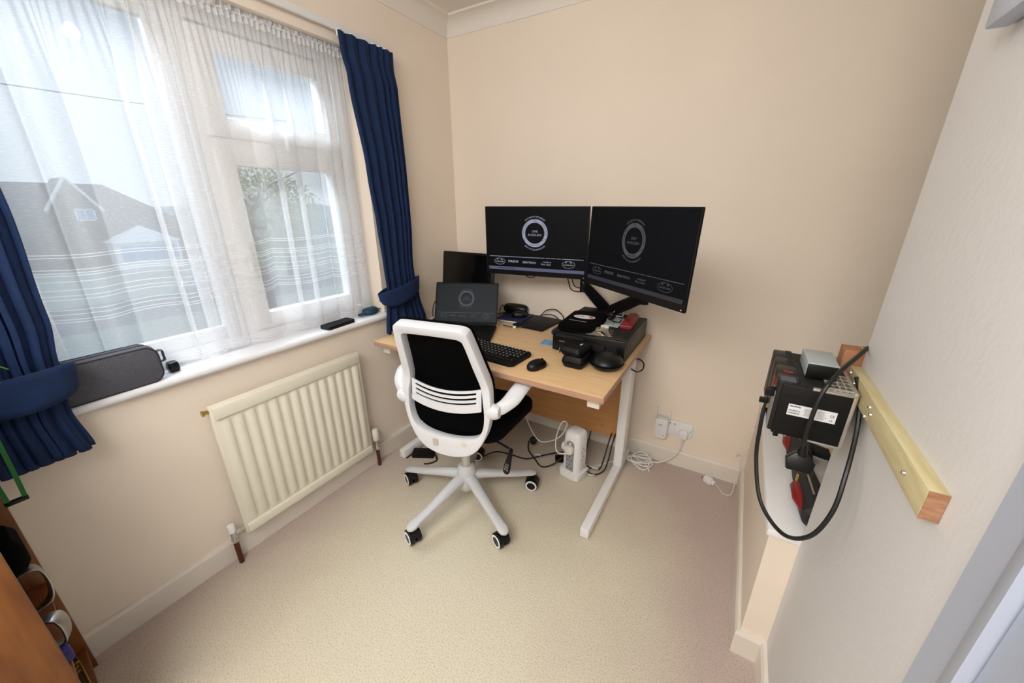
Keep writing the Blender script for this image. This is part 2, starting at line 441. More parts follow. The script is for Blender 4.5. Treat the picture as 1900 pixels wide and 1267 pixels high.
s3 = MB(); fr(s3, -1.235, -0.72, 1.60, 1.93, 0.066, XF - 0.01, XF + 0.04); s3.build('fanlight_sash', 'upvc', win_o)
for nm, y0, y1, z0, z1 in (('fixed_pane', -1.76, -1.33, 0.92, 1.92), ('casement_pane', -1.18, -0.775, 0.94, 1.515), ('fanlight_pane', -1.175, -0.78, 1.66, 1.87)):
    MB().bb((XF - 0.004, y0, z0), (XF, y1, z1)).build(nm, 'glass', win_o, smooth=False)
MB().bb((XF + 0.04, -1.01, 1.615), (XF + 0.05, -0.95, 1.645), 0.003).cyl((XF + 0.05, -0.98, 1.63), (XF + 0.065, -0.98, 1.63), 0.01).bb((XF + 0.058, -0.985, 1.57), (XF + 0.068, -0.972, 1.635), 0.003).build('window_handle', 'upvc', win_o)
MB().bb((XF + 0.04, -1.225, 1.17), (XF + 0.05, -1.195, 1.24), 0.003).bb((XF + 0.05, -1.216, 1.10), (XF + 0.068, -1.204, 1.215), 0.004).build('casement_handle', 'upvc', win_o)
sill = MB()
prof = [(-0.09, 0.802), (0.018, 0.802)] + [(0.018 + 0.014 * math.cos(a), 0.816 + 0.014 * math.sin(a)) for a in [math.radians(-90 + 180 * k / 8) for k in range(9)]] + [(-0.09, 0.830)]
sill.ring_loft([[(x, y, z) for x, z in prof] for y in (OY0 + 0.001, OY1 - 0.001)])
struct(sill.build('window_sill', 'sill_white'), 'white window sill with a rounded front edge', 'window sill')

# net curtain
def net():
    y0, y1 = -1.80, -0.664; zt, zb = 1.985, 0.844; n = 900
    lines = [1.241, 1.233, 1.200, 1.191, 1.184, 1.167, 1.143, 1.127, 1.116, 1.086, 1.073, 1.058, 1.050, 0.872, 0.862, 0.852]
    zs = [zt, zt - 0.012, zt - 0.024, zt - 0.04]
    z = zt - 0.06
    while z > 1.26: zs.append(z); z -= 0.05
    kinds = {}
    for l in lines: zs += [l + 0.0013, l - 0.0013]; kinds[round(l - 0.0013, 5)] = 1
    zs += [1.0, 0.95, 0.9, zb]
    zs = sorted(set(round(v, 5) for v in zs), reverse=True)
    rnd = random.Random(3); ph = [rnd.uniform(0, 6.28) for _ in range(9)]
    bm = bmesh.new(); uvl = bm.loops.layers.uv.new('UVMap'); rows = []
    for z in zs:
        f = min(1.0, max(0.0, (zt - z) / 0.30)); r = []
        lowf = min(1, max(0, (1.5 - z) / 0.65))
        for i in range(n + 1):
            t = i / n
            dens = 1.0 + 0.35 * math.sin(2 * PI * 1.0 * t + 0.3)
            phi = 2 * PI * (13.0 * t + 0.40 * math.sin(2 * PI * 2.1 * t + ph[0]) + 0.3 * math.sin(2 * PI * 3.7 * t + ph[1]))
            tw = 1.4 * lowf * math.sin(2 * PI * 1.7 * t + ph[5]) + 0.5 * lowf * math.sin(2 * PI * 4.1 * t + ph[7])
            p2 = phi + 0.5 * tw
            loop = 0.0195 + 0.009 * math.sin(2 * PI * 2.6 * t + ph[2]) + 0.005 * math.sin(2 * PI * 6 * t + ph[6])
            y = y0 + (y1 - y0) * t + f * loop * math.sin(p2)
            x = -0.036 - 0.020 * min(1, max(0, (1.8 - z) / 0.8)) + f * (0.011 + 0.004 * math.sin(2 * PI * 5.3 * t + ph[3])) * math.cos(p2) + (1 - f) * 0.006 * math.sin(2 * PI * 60 * t)
            zz = z + lowf * (0.007 * math.sin(2 * PI * 5.2 * t + ph[5]) + 0.004 * math.sin(2 * PI * 9.1 * t + ph[7])) + (1 - f) * 0.004 * math.sin(2 * PI * 45 * t)
            # net hangs in front of the sill's back part, never through it
            r.append(bm.verts.new((x, y, max(zz, 0.8315))))
        rows.append(r)
    us = [i / n * 1.9 for i in range(n + 1)]
    for k in range(len(zs) - 1):
        mi = 1 if round(zs[k + 1], 5) in kinds else 0
        if k < 2: mi = 2
        for i in range(n):
            fc = bm.faces.new((rows[k][i], rows[k][i + 1], rows[k + 1][i + 1], rows[k + 1][i])); fc.material_index = mi; fc.smooth = True
            for l, (uu, vv) in zip(fc.loops, ((us[i], zs[k]), (us[i + 1], zs[k]), (us[i + 1], zs[k + 1]), (us[i], zs[k + 1]))): l[uvl].uv = (uu, vv)
    me = bpy.data.meshes.new('net_curtain'); bm.to_mesh(me); bm.free()
    for k in ('net', 'net_thread', 'net_tape'): me.materials.append(MT[k])
    o = bpy.data.objects.new('voile', me); COL.objects.link(o)
    return o
nc = thing('net_curtain', 'sheer white net curtain with woven bands hanging across the window', 'net curtain', (-0.034, -1.22, 1.985))
v = net(); v.parent = nc; v.location = -nc.location
q = MB(); rr_ = random.Random(5)
for i in range(150):     # gathered frill above the tape
    y = -0.57 + 1.14 * i / 149
    q.box((rr_.uniform(-0.006, 0.006), y, 0.006 + rr_.uniform(-0.004, 0.004)), (0.004, 0.010, 0.020), rot=Euler((rr_.uniform(-.5, .5), rr_.uniform(-.6, .6), rr_.uniform(-1, 1))).to_matrix().to_4x4())
fr_ = q.build('gathered_heading', 'net_tape', nc)
MB().cyl((0, -0.585, 0.0), (0, 0.572, 0.0), 0.003).build('hanging_wire', 'white_plastic', nc)

# blue curtains
def curtain(name, label, rows, nf, tie, x_top, seed, zphase=0.4, ncol=150):
    root = thing(name, label, 'curtain', (0.06, (rows[0][1] + rows[0][2]) / 2, rows[-1][0])); off = Vector(root.location)
    rd = random.Random(seed); w = [rd.uniform(0.55, 1.5) for _ in range(nf)]; tot = sum(w); cum = [0]
    for a in w: cum.append(cum[-1] + a / tot)
    def ph(t):
        for k in range(nf):
            if t <= cum[k + 1] + 1e-9: return 2 * PI * (k + (t - cum[k]) / (cum[k + 1] - cum[k]))
        return 2 * PI * nf
    zr = []
    for a, c in zip(rows[:-1], rows[1:]):
        m = 8
        for k in range(m):
            t = k / m; s_ = t * t * (3 - 2 * t); zr.append([a[j] + (c[j] - a[j]) * (t if j == 0 else s_) for j in range(5)])
    zr.append(list(rows[-1]))
    g = []
    for z, ya, yb, xb, amp in zr:
        r = []
        for i in range(ncol + 1):
            t = i / ncol; p = ph(t)
            sn = math.sin(p)
            x = xb + amp * (sn + 0.25 * math.sin(2 * p + 1.0))
            y = ya + (yb - ya) * t + 0.5 * amp * math.sin(2 * p + 0.4)
            zz = z
            if abs(z - rows[-1][0]) < 0.02: zz = z + 0.006 * math.sin(p + 1)
            r.append(Vector((x, y, zz)) - off)
        g.append(r)
    MB().grid(g).build('drape', 'navy', root, solid=0.003)
    # tie-back band
    zc_, ya, yb, xa, xb, h, slope, dip = tie
    rings = []
    n = 48
    for sgn_h in (0.5, 0.3, 0, -0.3, -0.5):
        ring = []
        for k in range(n):
            a = 2 * PI * k / n
            y = (ya + yb) / 2 + (yb - ya) / 2 * math.cos(a) * (1 + 0.06 * sgn_h)
            x = (xa + xb) / 2 + (xb - xa) / 2 * math.sin(a)
            u = math.cos(a)
            hh = h * (0.40 + 0.60 * max(0, math.sin(a)) ** 0.6)
            z = zc_ + slope * u - dip * max(0, math.sin(a)) + sgn_h * hh
            ring.append(Vector((x, y, z)) - off)
        rings.append(ring)
    MB().ring_loft(rings, cap=False).build('tieback', 'navy', root, solid=0.004)
    # header tape and hooks
    q = MB()
    z, ya, yb, xb, amp = rows[0]
    for k in range(nf):
        t = (cum[k] + cum[k + 1]) / 2; y = ya + (yb - ya) * t
        q.bb(Vector((xb - 0.03, y - 0.006, z - 0.01)) - off, Vector((xb - 0.008, y + 0.006, z + 0.012)) - off, 0.002)
    q.build('hook', 'white_plastic', root)
    return root
curtain('curtain', 'navy blue curtain tied back between the window and the corner', [
    (2.022, -0.765, -0.478, 0.060, 0.012), (1.96, -0.760, -0.478, 0.058, 0.010), (1.87, -0.748, -0.470, 0.062, 0.015), (1.50, -0.715, -0.468, 0.068, 0.019),
    (1.27, -0.695, -0.470, 0.070, 0.018), (1.08, -0.680, -0.476, 0.066, 0.014), (0.96, -0.672, -0.470, 0.064, 0.013), (0.90, -0.690, -0.450, 0.066, 0.015), (0.735, -0.715, -0.415, 0.070, 0.020)],
    6, (0.955, -0.722, -0.452, 0.022, 0.118, 0.092, 0.026, 0.016), 0.06, 12)
curtain('curtain', 'navy blue curtain tied back at the left edge of the photo', [
    (2.022, -2.02, -1.80, 0.058, 0.012), (1.90, -2.02, -1.79, 0.060, 0.014), (1.37, -1.99, -1.772, 0.075, 0.018),
    (1.10, -1.972, -1.785, 0.078, 0.016), (0.97, -1.965, -1.800, 0.076, 0.014), (0.90, -1.965, -1.812, 0.078, 0.013), (0.85, -1.965, -1.815, 0.080, 0.014), (0.722, -1.966, -1.800, 0.082, 0.017)],
    7, (0.945, -1.978, -1.775, 0.030, 0.135, 0.098, 0.004, 0.012), 0.06, 9)
tr = thing('curtain_track', 'white curtain track on the wall above the window', 'curtain track', (0.0, -1.25, 2.045))
MB().bb((0.016, -0.85, -0.012), (0.030, 0.76, 0.014), 0.003).build('rail', 'gloss_white', tr)
MB().bb((0.0, -0.8, -0.004), (0.017, -0.78, 0.008)).bb((0.0, 0.62, -0.004), (0.017, 0.64, 0.008)).bb((0, -0.1, -0.004), (0.017, -0.08, 0.008)).build('bracket', 'gloss_white', tr)

# ------------------------------------------------------------------ radiator
rad = thing('radiator', 'cream ribbed panel radiator below the window', 'radiator', (0, -1.2, 0))
ry0, ry1, rz0, rz1 = -1.515 + 1.2, -0.88 + 1.2, 0.115, 0.695
q = MB()
n = 14; rows = []
cols = []
ys = []
pw = (ry1 - ry0 - 0.03) / n
for k in range(n):
    c0 = ry0 + 0.015 + k * pw
    ys += [(c0, 0), (c0 + 0.14 * pw, 0), (c0 + 0.30 * pw, 1), (c0 + 0.80 * pw, 1), (c0 + 0.96 * pw, 0)]
ys.append((ry1 - 0.015, 0))
def rrow(z, kk): return [(0.054 + 0.009 * s * kk, y, z) for y, s in ys]
q.grid([rrow(rz0 + 0.03, 0), rrow(rz0 + 0.045, 0), rrow(rz0 + 0.065, 1), rrow(rz1 - 0.075, 1), rrow(rz1 - 0.056, 0), rrow(rz1 - 0.04, 0)])
q.bb((0.035, ry0, rz0), (0.055, ry1, rz1), 0.004)
q.bb((0.05, ry0 + 0.008, rz1 - 0.055), (0.066, ry1 - 0.008, rz1 - 0.006), 0.005)
q.bb((0.05, ry0 + 0.008, rz0 + 0.004), (0.066, ry1 - 0.008, rz0 + 0.042), 0.005)
q.build('panel', 'radiator_cream', rad)
MB().bb((0.002, ry0 + 0.1, 0.2), (0.036, ry0 + 0.13, 0.6)).bb((0.002, ry1 - 0.13, 0.2), (0.036, ry1 - 0.1, 0.6)).build('bracket', 'radiator_cream', rad)
MB().cyl((0.046, ry0 + 0.001, 0.677), (0.046, ry0 - 0.014, 0.677), 0.008, n=6).cyl((0.046, ry0 - 0.014, 0.677), (0.046, ry0 - 0.02, 0.677), 0.011, n=12).build('bleed_valve', 'brass', rad)
vl = MB().cyl((0.046, ry0 + 0.002, 0.145), (0.046, ry0 - 0.042, 0.145), 0.008).cyl((0.046, ry0 - 0.013, 0.145), (0.046, ry0 - 0.025, 0.145), 0.0125, n=6).cyl((0.046, ry0 - 0.041, 0.118), (0.046, ry0 - 0.041, 0.16), 0.011).cyl((0.046, ry0 - 0.041, 0.108), (0.046, ry0 - 0.041, 0.124), 0.0135, n=6).build('lockshield_valve', 'chrome', rad)
MB().lathe([(0.013, 0), (0.0135, 0.028), (0.011, 0.032), (0, 0.033)], (0.046, ry0 - 0.041, 0.158)).build('valve_cap', 'white_plastic', vl)
MB().cyl((0.046, ry0 - 0.041, 0), (0.046, ry0 - 0.041, 0.11), 0.0095).build('pipe', 'copper_brown', rad)
vr = MB().cyl((0.046, ry1 - 0.002, 0.145), (0.046, ry1 + 0.034, 0.145), 0.008).cyl((0.046, ry1 + 0.034, 0.118), (0.046, ry1 + 0.034, 0.165), 0.011).cyl((0.046, ry1 + 0.034, 0.105), (0.046, ry1 + 0.034, 0.124), 0.0135, n=6).build('thermostatic_valve', 'chrome', rad)
MB().lathe([(0.014, 0), (0.019, 0.006), (0.02, 0.05), (0.017, 0.066), (0.012, 0.07), (0, 0.071)], (0.046, ry1 + 0.034, 0.163), n=16).build('valve_head', 'cream_plastic', vr)
MB().cyl((0.046, ry1 + 0.034, 0), (0.046, ry1 + 0.034, 0.108), 0.0095).build('pipe', 'copper_brown', rad)

# ------------------------------------------------------------------ window sill things
bag = thing('wash_bag', 'charcoal grey canvas pouch on the window sill beside the left curtain', 'pouch', (-0.008, -1.715, 0.830), math.radians(1))
q = MB(); P = rrect(0.262, 0.118, 0.032, 6)
rings = []
for y, k, dz in ((-0.036, 0.93, 0), (-0.033, 0.985, 0), (0.0, 1.01, 0.002), (0.030, 0.985, 0), (0.034, 0.93, 0)):
    rings.append([(y * 1.0, x * k, 0.060 + z * k + (dz if z > 0 else 0)) for x, z in P])
q.ring_loft(rings).build('body', 'grey_canvas', bag)
for y in (-0.034, 0.0315):
    MB().tube([(y, x, 0.060 + z) for x, z in [(a * 0.975, c * 0.975) for a, c in P] + [(P[0][0] * 0.975, P[0][1] * 0.975)]], 0.0028, 6).build('piping', 'grey_trim', bag)
MB().bb((-0.006, -0.11, 0.118), (0.006, 0.11, 0.1225), 0.001).build('zip', 'grey_trim', bag)
MB().tube(catmull([(-0.012, 0.128, 0.086), (-0.012, 0.150, 0.088), (-0.012, 0.152, 0.07), (-0.012, 0.150, 0.052), (-0.012, 0.128, 0.054)], 6), 0.010, 8, flat=0.25).build('handle', 'grey_canvas', bag)
cu = MB(); P = rrect(0.034, 0.030, 0.008)
cu.ring_loft([[(x * k, y * k, z) for x, y in P] for z, k in ((0, 0.8), (0.004, 0.95), (0.014, 1.06), (0.028, 0.98), (0.034, 0.86), (0.036, 0.6))])
o = cu.build('camera_cube', 'black_plastic'); o.location = (-0.036, -1.545, 0.830); tag(o, 'tiny rounded black cube gadget on the sill right of the grey pouch', 'gadget')
ph = thing('phone', 'black slab phone lying on the sill near the net curtain', 'phone', (-0.010, -0.920, 0.830), math.radians(4))
MB().prism(rrect(0.062, 0.152, 0.008), 0, 0.016, bev=0.002).build('body', 'black_plastic', ph)
MB().prism(rrect(0.056, 0.146, 0.006), 0.016, 0.0165).build('screen', 'screen_dark', ph, smooth=False)
sp = thing('bluetooth_speaker', 'small dark teal speaker with a loop handle under the net curtain hem', 'speaker', (-0.040, -0.705, 0.830), math.radians(8))
MB().lathe([(0.028, 0), (0.036, 0.004), (0.04, 0.014), (0.037, 0.026), (0.028, 0.033), (0, 0.035)], n=32, M_=Matrix.Diagonal((0.85, 1.25, 1, 1))).build('body', 'teal', sp)
MB().tube(catmull([(-0.004, -0.045, 0.014), (-0.014, -0.068, 0.012), (0.006, -0.082, 0.012), (0.016, -0.066, 0.013), (0.010, -0.045, 0.015)], 6), 0.0045, 8).build('loop', 'teal', sp)
cable('speaker_cable', [(-0.05, -0.658, 0.842), (-0.02, -0.64, 0.85), (0.02, -0.632, 0.852), (0.045, -0.60, 0.845), (0.03, -0.57, 0.80), (0.03, -0.56, 0.745)], 0.0018, 'cable_black', 'thin black cable from the teal speaker over the sill end')

# ------------------------------------------------------------------ desk
DX0, DX1, DY0, DY1, DZ = 0.076, 1.258, -0.80, -0.004, 0.73
desk = thing('desk', 'beech desk with a white metal cantilever frame in the corner', 'desk', ((DX0 + DX1) / 2, -0.4, 0)); dof = Vector(desk.location)
def dl(lo, hi): return Vector(lo) - dof, Vector(hi) - dof
q = MB(); q.mi = 0
q.bb(*dl((DX0 + .002, DY0 + .002, DZ - 0.004), (DX1 - .002, DY1, DZ)), 0.001); q.mi = 1
q.bb(*dl((DX0, DY0, DZ - 0.026), (DX1, DY1, DZ - 0.0035)), 0.0015)
q.build('desktop', ['beech', 'beech_edge'], desk)
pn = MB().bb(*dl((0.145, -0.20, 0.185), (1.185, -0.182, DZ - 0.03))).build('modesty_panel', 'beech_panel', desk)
MB().cyl(Vector((1.10, -0.2, 0.24)) - dof, Vector((1.10, -0.203, 0.24)) - dof, 0.005).cyl(Vector((1.10, -0.2, 0.60)) - dof, Vector((1.10, -0.203, 0.60)) - dof, 0.005).build('bolt', 'steel', pn)
for s, x0, x1 in (('r', 1.187, 1.232), ('l', 0.094, 0.139)):
    MB().bb(*dl((x0, -0.25, 0.05), (x1, -0.17, DZ - 0.026)), 0.004).build('upright', 'white_plastic', desk)
    ft = MB().bb(*dl((x0 + 0.003, -0.742, 0.006), (x1 - 0.003, -0.06, 0.055)), 0.004).build('foot', 'white_plastic', desk)
    MB().cyl(Vector(((x0 + x1) / 2, -0.72, 0)) - dof, Vector(((x0 + x1) / 2, -0.72, 0.008)) - dof, 0.014).cyl(Vector(((x0 + x1) / 2, -0.10, 0)) - dof, Vector(((x0 + x1) / 2, -0.10, 0.008)) - dof, 0.014).build('glide', 'tower_grey', ft)
    ca = MB().bb(*dl((x0, -0.755, DZ - 0.068), (x1, -0.06, DZ - 0.026)), 0.003).build('support_arm', 'white_plastic', desk)
    MB().bb(*dl((x0 - .001, -0.762, DZ - 0.072), (x1 + .001, -0.752, DZ - 0.027)), 0.002).build('end_cap', 'cream_plastic', ca)

# ------------------------------------------------------------------ office chair
HUB = (0.635, -0.81, 0)
ch = thing('office_chair', 'white framed swivel office chair with black mesh back at the desk', 'chair', HUB, 0.178)
P0 = Vector((-0.009, -0.155, 0.771)); UPV = Vector((0, -0.268, 0.9635)); NV = Vector((0, 0.9635, 0.268))
def vprof(z):
    pl_ = -0.136 - 0.350 * (z - 0.70)
    lo_ = -0.152 - 0.01 * (0.6 - z)
    t = min(1, max(0, (0.76 - z) / 0.12)); t = t * t * (3 - 2 * t)
    return pl_ * (1 - t) + lo_ * t
def BP(a, z, d=0):
    dv = (vprof(z + 0.01) - vprof(z - 0.01)) / 0.02; k = 1 / math.sqrt(1 + dv * dv)
    return Vector((a, vprof(z) + 0.45 * a * a + d * k, z - d * dv * k))
Oc = [(0, .970), (.11, .968), (.145, .960), (.157, .935), (.176, .826), (.193, .72), (.201, .64), (.199, .595), (.188, .53), (.168, .475), (.143, .432), (.105, .398), (.05, .380), (0, .376)]
Ic = [(0, .933), (.088, .930), (.118, .924), (.130, .902), (.144, .80), (.160, .70), (.169, .64), (.172, .585), (.167, .538), (.154, .506), (.131, .484), (.09, .472), (.045, .467), (0, .465)]
def full(c): return catmull([(a, bb, 0) for a, bb in c] + [(-a, bb, 0) for a, bb in c[-2:0:-1]], 6, True)
Of, If = full(Oc), full(Ic)
rings = []
sec = [(1, -0.010), (0.97, 0.014), (0.93, 0.028), (0.5, 0.030), (0.07, 0.028), (0.02, 0.014), (0.0, -0.006), (0.04, -0.012), (0.5, -0.018), (0.94, -0.016)]
for o_, i_ in zip(Of, If):
    rings.append([BP(i_.x + (o_.x - i_.x) * k, i_.y + (o_.y - i_.y) * k, d) for k, d in sec])
rings.append(rings[0])
MB().ring_loft(rings, cap=False).build('back_frame', 'chair_white', ch)
# black mesh pad in front of the frame
Pf = [(p.x * 1.005, max(p.y, 0.50 + 0.15 * (p.y - 0.50))) for p in Of]
rings = []
for k, d in ((0.02, 0.026), (0.5, 0.026), (0.99, 0.024), (1.0, 0.036), (0.96, 0.042), (0.5, 0.040), (0.02, 0.038)):
    rings.append([BP(x * k, 0.72 + (y - 0.72) * k, d) for x, y in Pf])
MB().ring_loft(rings).build('back_mesh', 'black_mesh', ch)
# slotted lumbar plate
lum = MB()
def strip(z0, z1, a0=-0.152, a1=0.152, d0=0.006):
    N = 16; rings = []
    def pt(a, z, dd):
        t = a / 0.152
        return BP(a, z - 0.020 * (1 - t * t), d0 + dd - 0.014 * (1 - t * t) - 0.45 * a * a)
    for i in range(N + 1):
        a = a0 + (a1 - a0) * i / N
        rings.append([pt(a, z0, 0), pt(a, z1, 0), pt(a, z1, 0.006), pt(a, z0, 0.006)])
    lum.ring_loft(rings)
strip(0.698, 0.687); strip(0.678, 0.668); strip(0.659, 0.649); strip(0.640, 0.604)
strip(0.698, 0.604, -0.158, -0.138); strip(0.698, 0.604, 0.138, 0.158)
lum.build('lumbar_support', 'chair_white', ch)
MB().prism(rrect(0.024, 0.034, 0.006), 0, 0.0015, M_=Matrix.Translation(BP(-0.045, 0.437, -0.0195)) @ Rm('X', 92)).build('badge', 'sticker_beige', ch)
MB().prism([(0.012 * math.cos(t) * (1 + .3 * math.sin(3 * t)), 0.011 * math.sin(t)) for t in [2 * PI * k / 14 for k in range(14)]], 0, 0.0006, M_=Matrix.Translation(BP(0.085, 0.452, -0.0185)) @ Rm('X', 92)).build('stain', 'stain', ch)
# arms
for s in (1, -1):
    a = MB(); pts = catmull([(s * .190, -.130, .612), (s * .222, -.118, .616), (s * .256, -.085, .640), (s * .275, -.03, .668), (s * .282, .04, .676), (s * .280, .10, .676)], 6)
    rings = []
    for i, p in enumerate(pts):
        t = i / (len(pts) - 1)
        ww = 0.022 + 0.014 * min(1, t * 2.2); hh = 0.028 - 0.013 * t
        rings.append([p + Vector((ww * math.cos(k * PI / 7), 0, hh * math.sin(k * PI / 7))) for k in range(14)])
    a.ring_loft(rings)
    a.lathe([(0.0, -0.030), (0.024, -0.028), (0.032, -0.012), (0.032, 0.012), (0.024, 0.028), (0, 0.030)], (s * .203, -.130, .610), M_=Rm('Y', 90) @ Matrix.Diagonal((1, 0.9, 1, 1)), n=20)
    a.build('armrest', 'chair_white', ch)
# seat
q = MB(); rings = []
SP = [(x * (0.80 + 0.20 * min(1, (y + 0.20) / 0.30)), y) for x, y in rrect(0.515, 0.39, 0.075, 6)]
for z, k in ((0.424, 0.88), (0.430, 0.95), (0.448, 1.0), (0.478, 1.0), (0.498, 0.98), (0.509, 0.92), (0.513, 0.7)):
    rings.append([(x * k, 0.082 + y * k, z - (0.015 * max(0, (y - 0.1) / 0.1) if z > 0.49 else 0)) for x, y in SP])
q.ring_loft(rings).build('seat', 'black_fabric', ch)
MB().bb((-0.06, -0.09, 0.375), (0.06, 0.12, 0.43), 0.01).bb((-0.05, -0.135, 0.39), (0.05, -0.05, 0.43), 0.012).cyl((0, 0, 0.34), (0, 0, 0.38), 0.03).build('tilt_mechanism', 'black_plastic', ch)
MB().cyl((0, 0, 0.20), (0, 0, 0.36), 0.025).build('gas_column', 'chrome', ch)
q = MB()
q.lathe([(0.03, 0.075), (0.04, 0.085), (0.046, 0.12), (0.046, 0.175), (0.040, 0.205), (0.030, 0.215), (0.0, 0.215)], n=30)
q.build('base_hub', 'base_grey', ch)
a_base = math.radians(-26) - 0.178
for k in range(5):
    a = a_base + 2 * PI * k / 5; R_ = Matrix.Rotation(a, 4, 'Z')
    leg = MB(); rings = []
    for r, z, wd, h in ((0.025, 0.150, 0.024, 0.055), (0.08, 0.146, 0.025, 0.042), (0.16, 0.128, 0.023, 0.034), (0.24, 0.108, 0.020, 0.028), (0.30, 0.099, 0.021, 0.025), (0.325, 0.096, 0.024, 0.022), (0.342, 0.093, 0.019, 0.018), (0.350, 0.090, 0.008, 0.010)):
        ring = []
        for j in range(12):
            t = 2 * PI * j / 12
            ring.append(R_ @ Vector((r, wd * math.copysign(abs(math.cos(t)) ** 0.7, math.cos(t)), z + h / 2 * math.copysign(abs(math.sin(t)) ** 0.8, math.sin(t)))))
        rings.append(ring)
    lo = leg.ring_loft(rings).build('leg', 'base_grey', ch)
    ca = MB(); ang = [0.7, 0.3, 1.2, 0.5, 0.9][k]
    Mw = R_ @ T(0.322, 0, 0) @ Matrix.Rotation(PI / 2 - a - 0.178 + [2.75, 0.25, 0.4, 2.75, 2.8][k], 4, 'Z')
    ca.mi = 0
    ca.lathe([(0.011, 0.05), (0.011, 0.088), (0, 0.088)], n=12, M_=R_ @ T(0.322, 0, 0))
    for sx_ in (-1, 1):
        ca.mi = 0
        ca.lathe([(0, 0.004), (0.030, 0.005), (0.0325, 0.010), (0.0325, 0.022), (0.030, 0.027), (0, 0.0275)], M_=Mw @ T(0, -0.010, 0.0325) @ Rm('Y', 90 * sx_), n=24)
        ca.mi = 1
        ca.lathe([(0.0215, 0.0270), (0.0215, 0.0292), (0.0285, 0.0290), (0.0295, 0.0268)], M_=Mw @ T(0, -0.010, 0.0325) @ Rm('Y', 90 * sx_), n=24)
    ca.mi = 0
    ca.ring_loft([[Mw @ Vector((sx_, -0.010 + 0.036 * math.cos(t), 0.0325 + 0.036 * math.sin(t))) for t in [math.radians(20 + 150 * j / 8) for j in range(9)]] for sx_ in (-0.024, 0.024)], cap=False, closed=False)
    ca.build('caster', ['black_plastic', 'white_plastic'], lo)
lv = MB()
Lp = [Vector((0.05, 0.0, 0.405)), Vector((0.16, -0.03, 0.405)), Vector((0.235, -0.045, 0.39))]
lv.tube(Lp, 0.005, 8)
lv.build('lever_rod', 'black_plastic', ch)
Mp = Matrix.Translation((0.238, -0.055, 0.335)) @ Matrix.Rotation(-0.50, 4, 'Z') @ Rm('X', 72)
q = MB(); q.prism([(-0.008, 0.055), (-0.0105, 0.02), (-0.018, -0.03), (-0.019, -0.045), (-0.014, -0.058), (0, -0.063), (0.014, -0.058), (0.019, -0.045), (0.018, -0.03), (0.0105, 0.02), (0.008, 0.055)], -0.004, 0.004, M_=Mp, bev=0.001)
pad = q.build('lever_paddle', 'black_plastic', ch)
q = MB()
for t, y in (('LOCK', -0.020), ('FREE', -0.031), ('UP/DOWN', -0.042)): q.text(t, 0.009, Mp @ T(0, y, 0.0042), fit=0.020 if len(t) < 5 else 0.028)
q.build('lever_print', 'key_legend', pad, smooth=False)

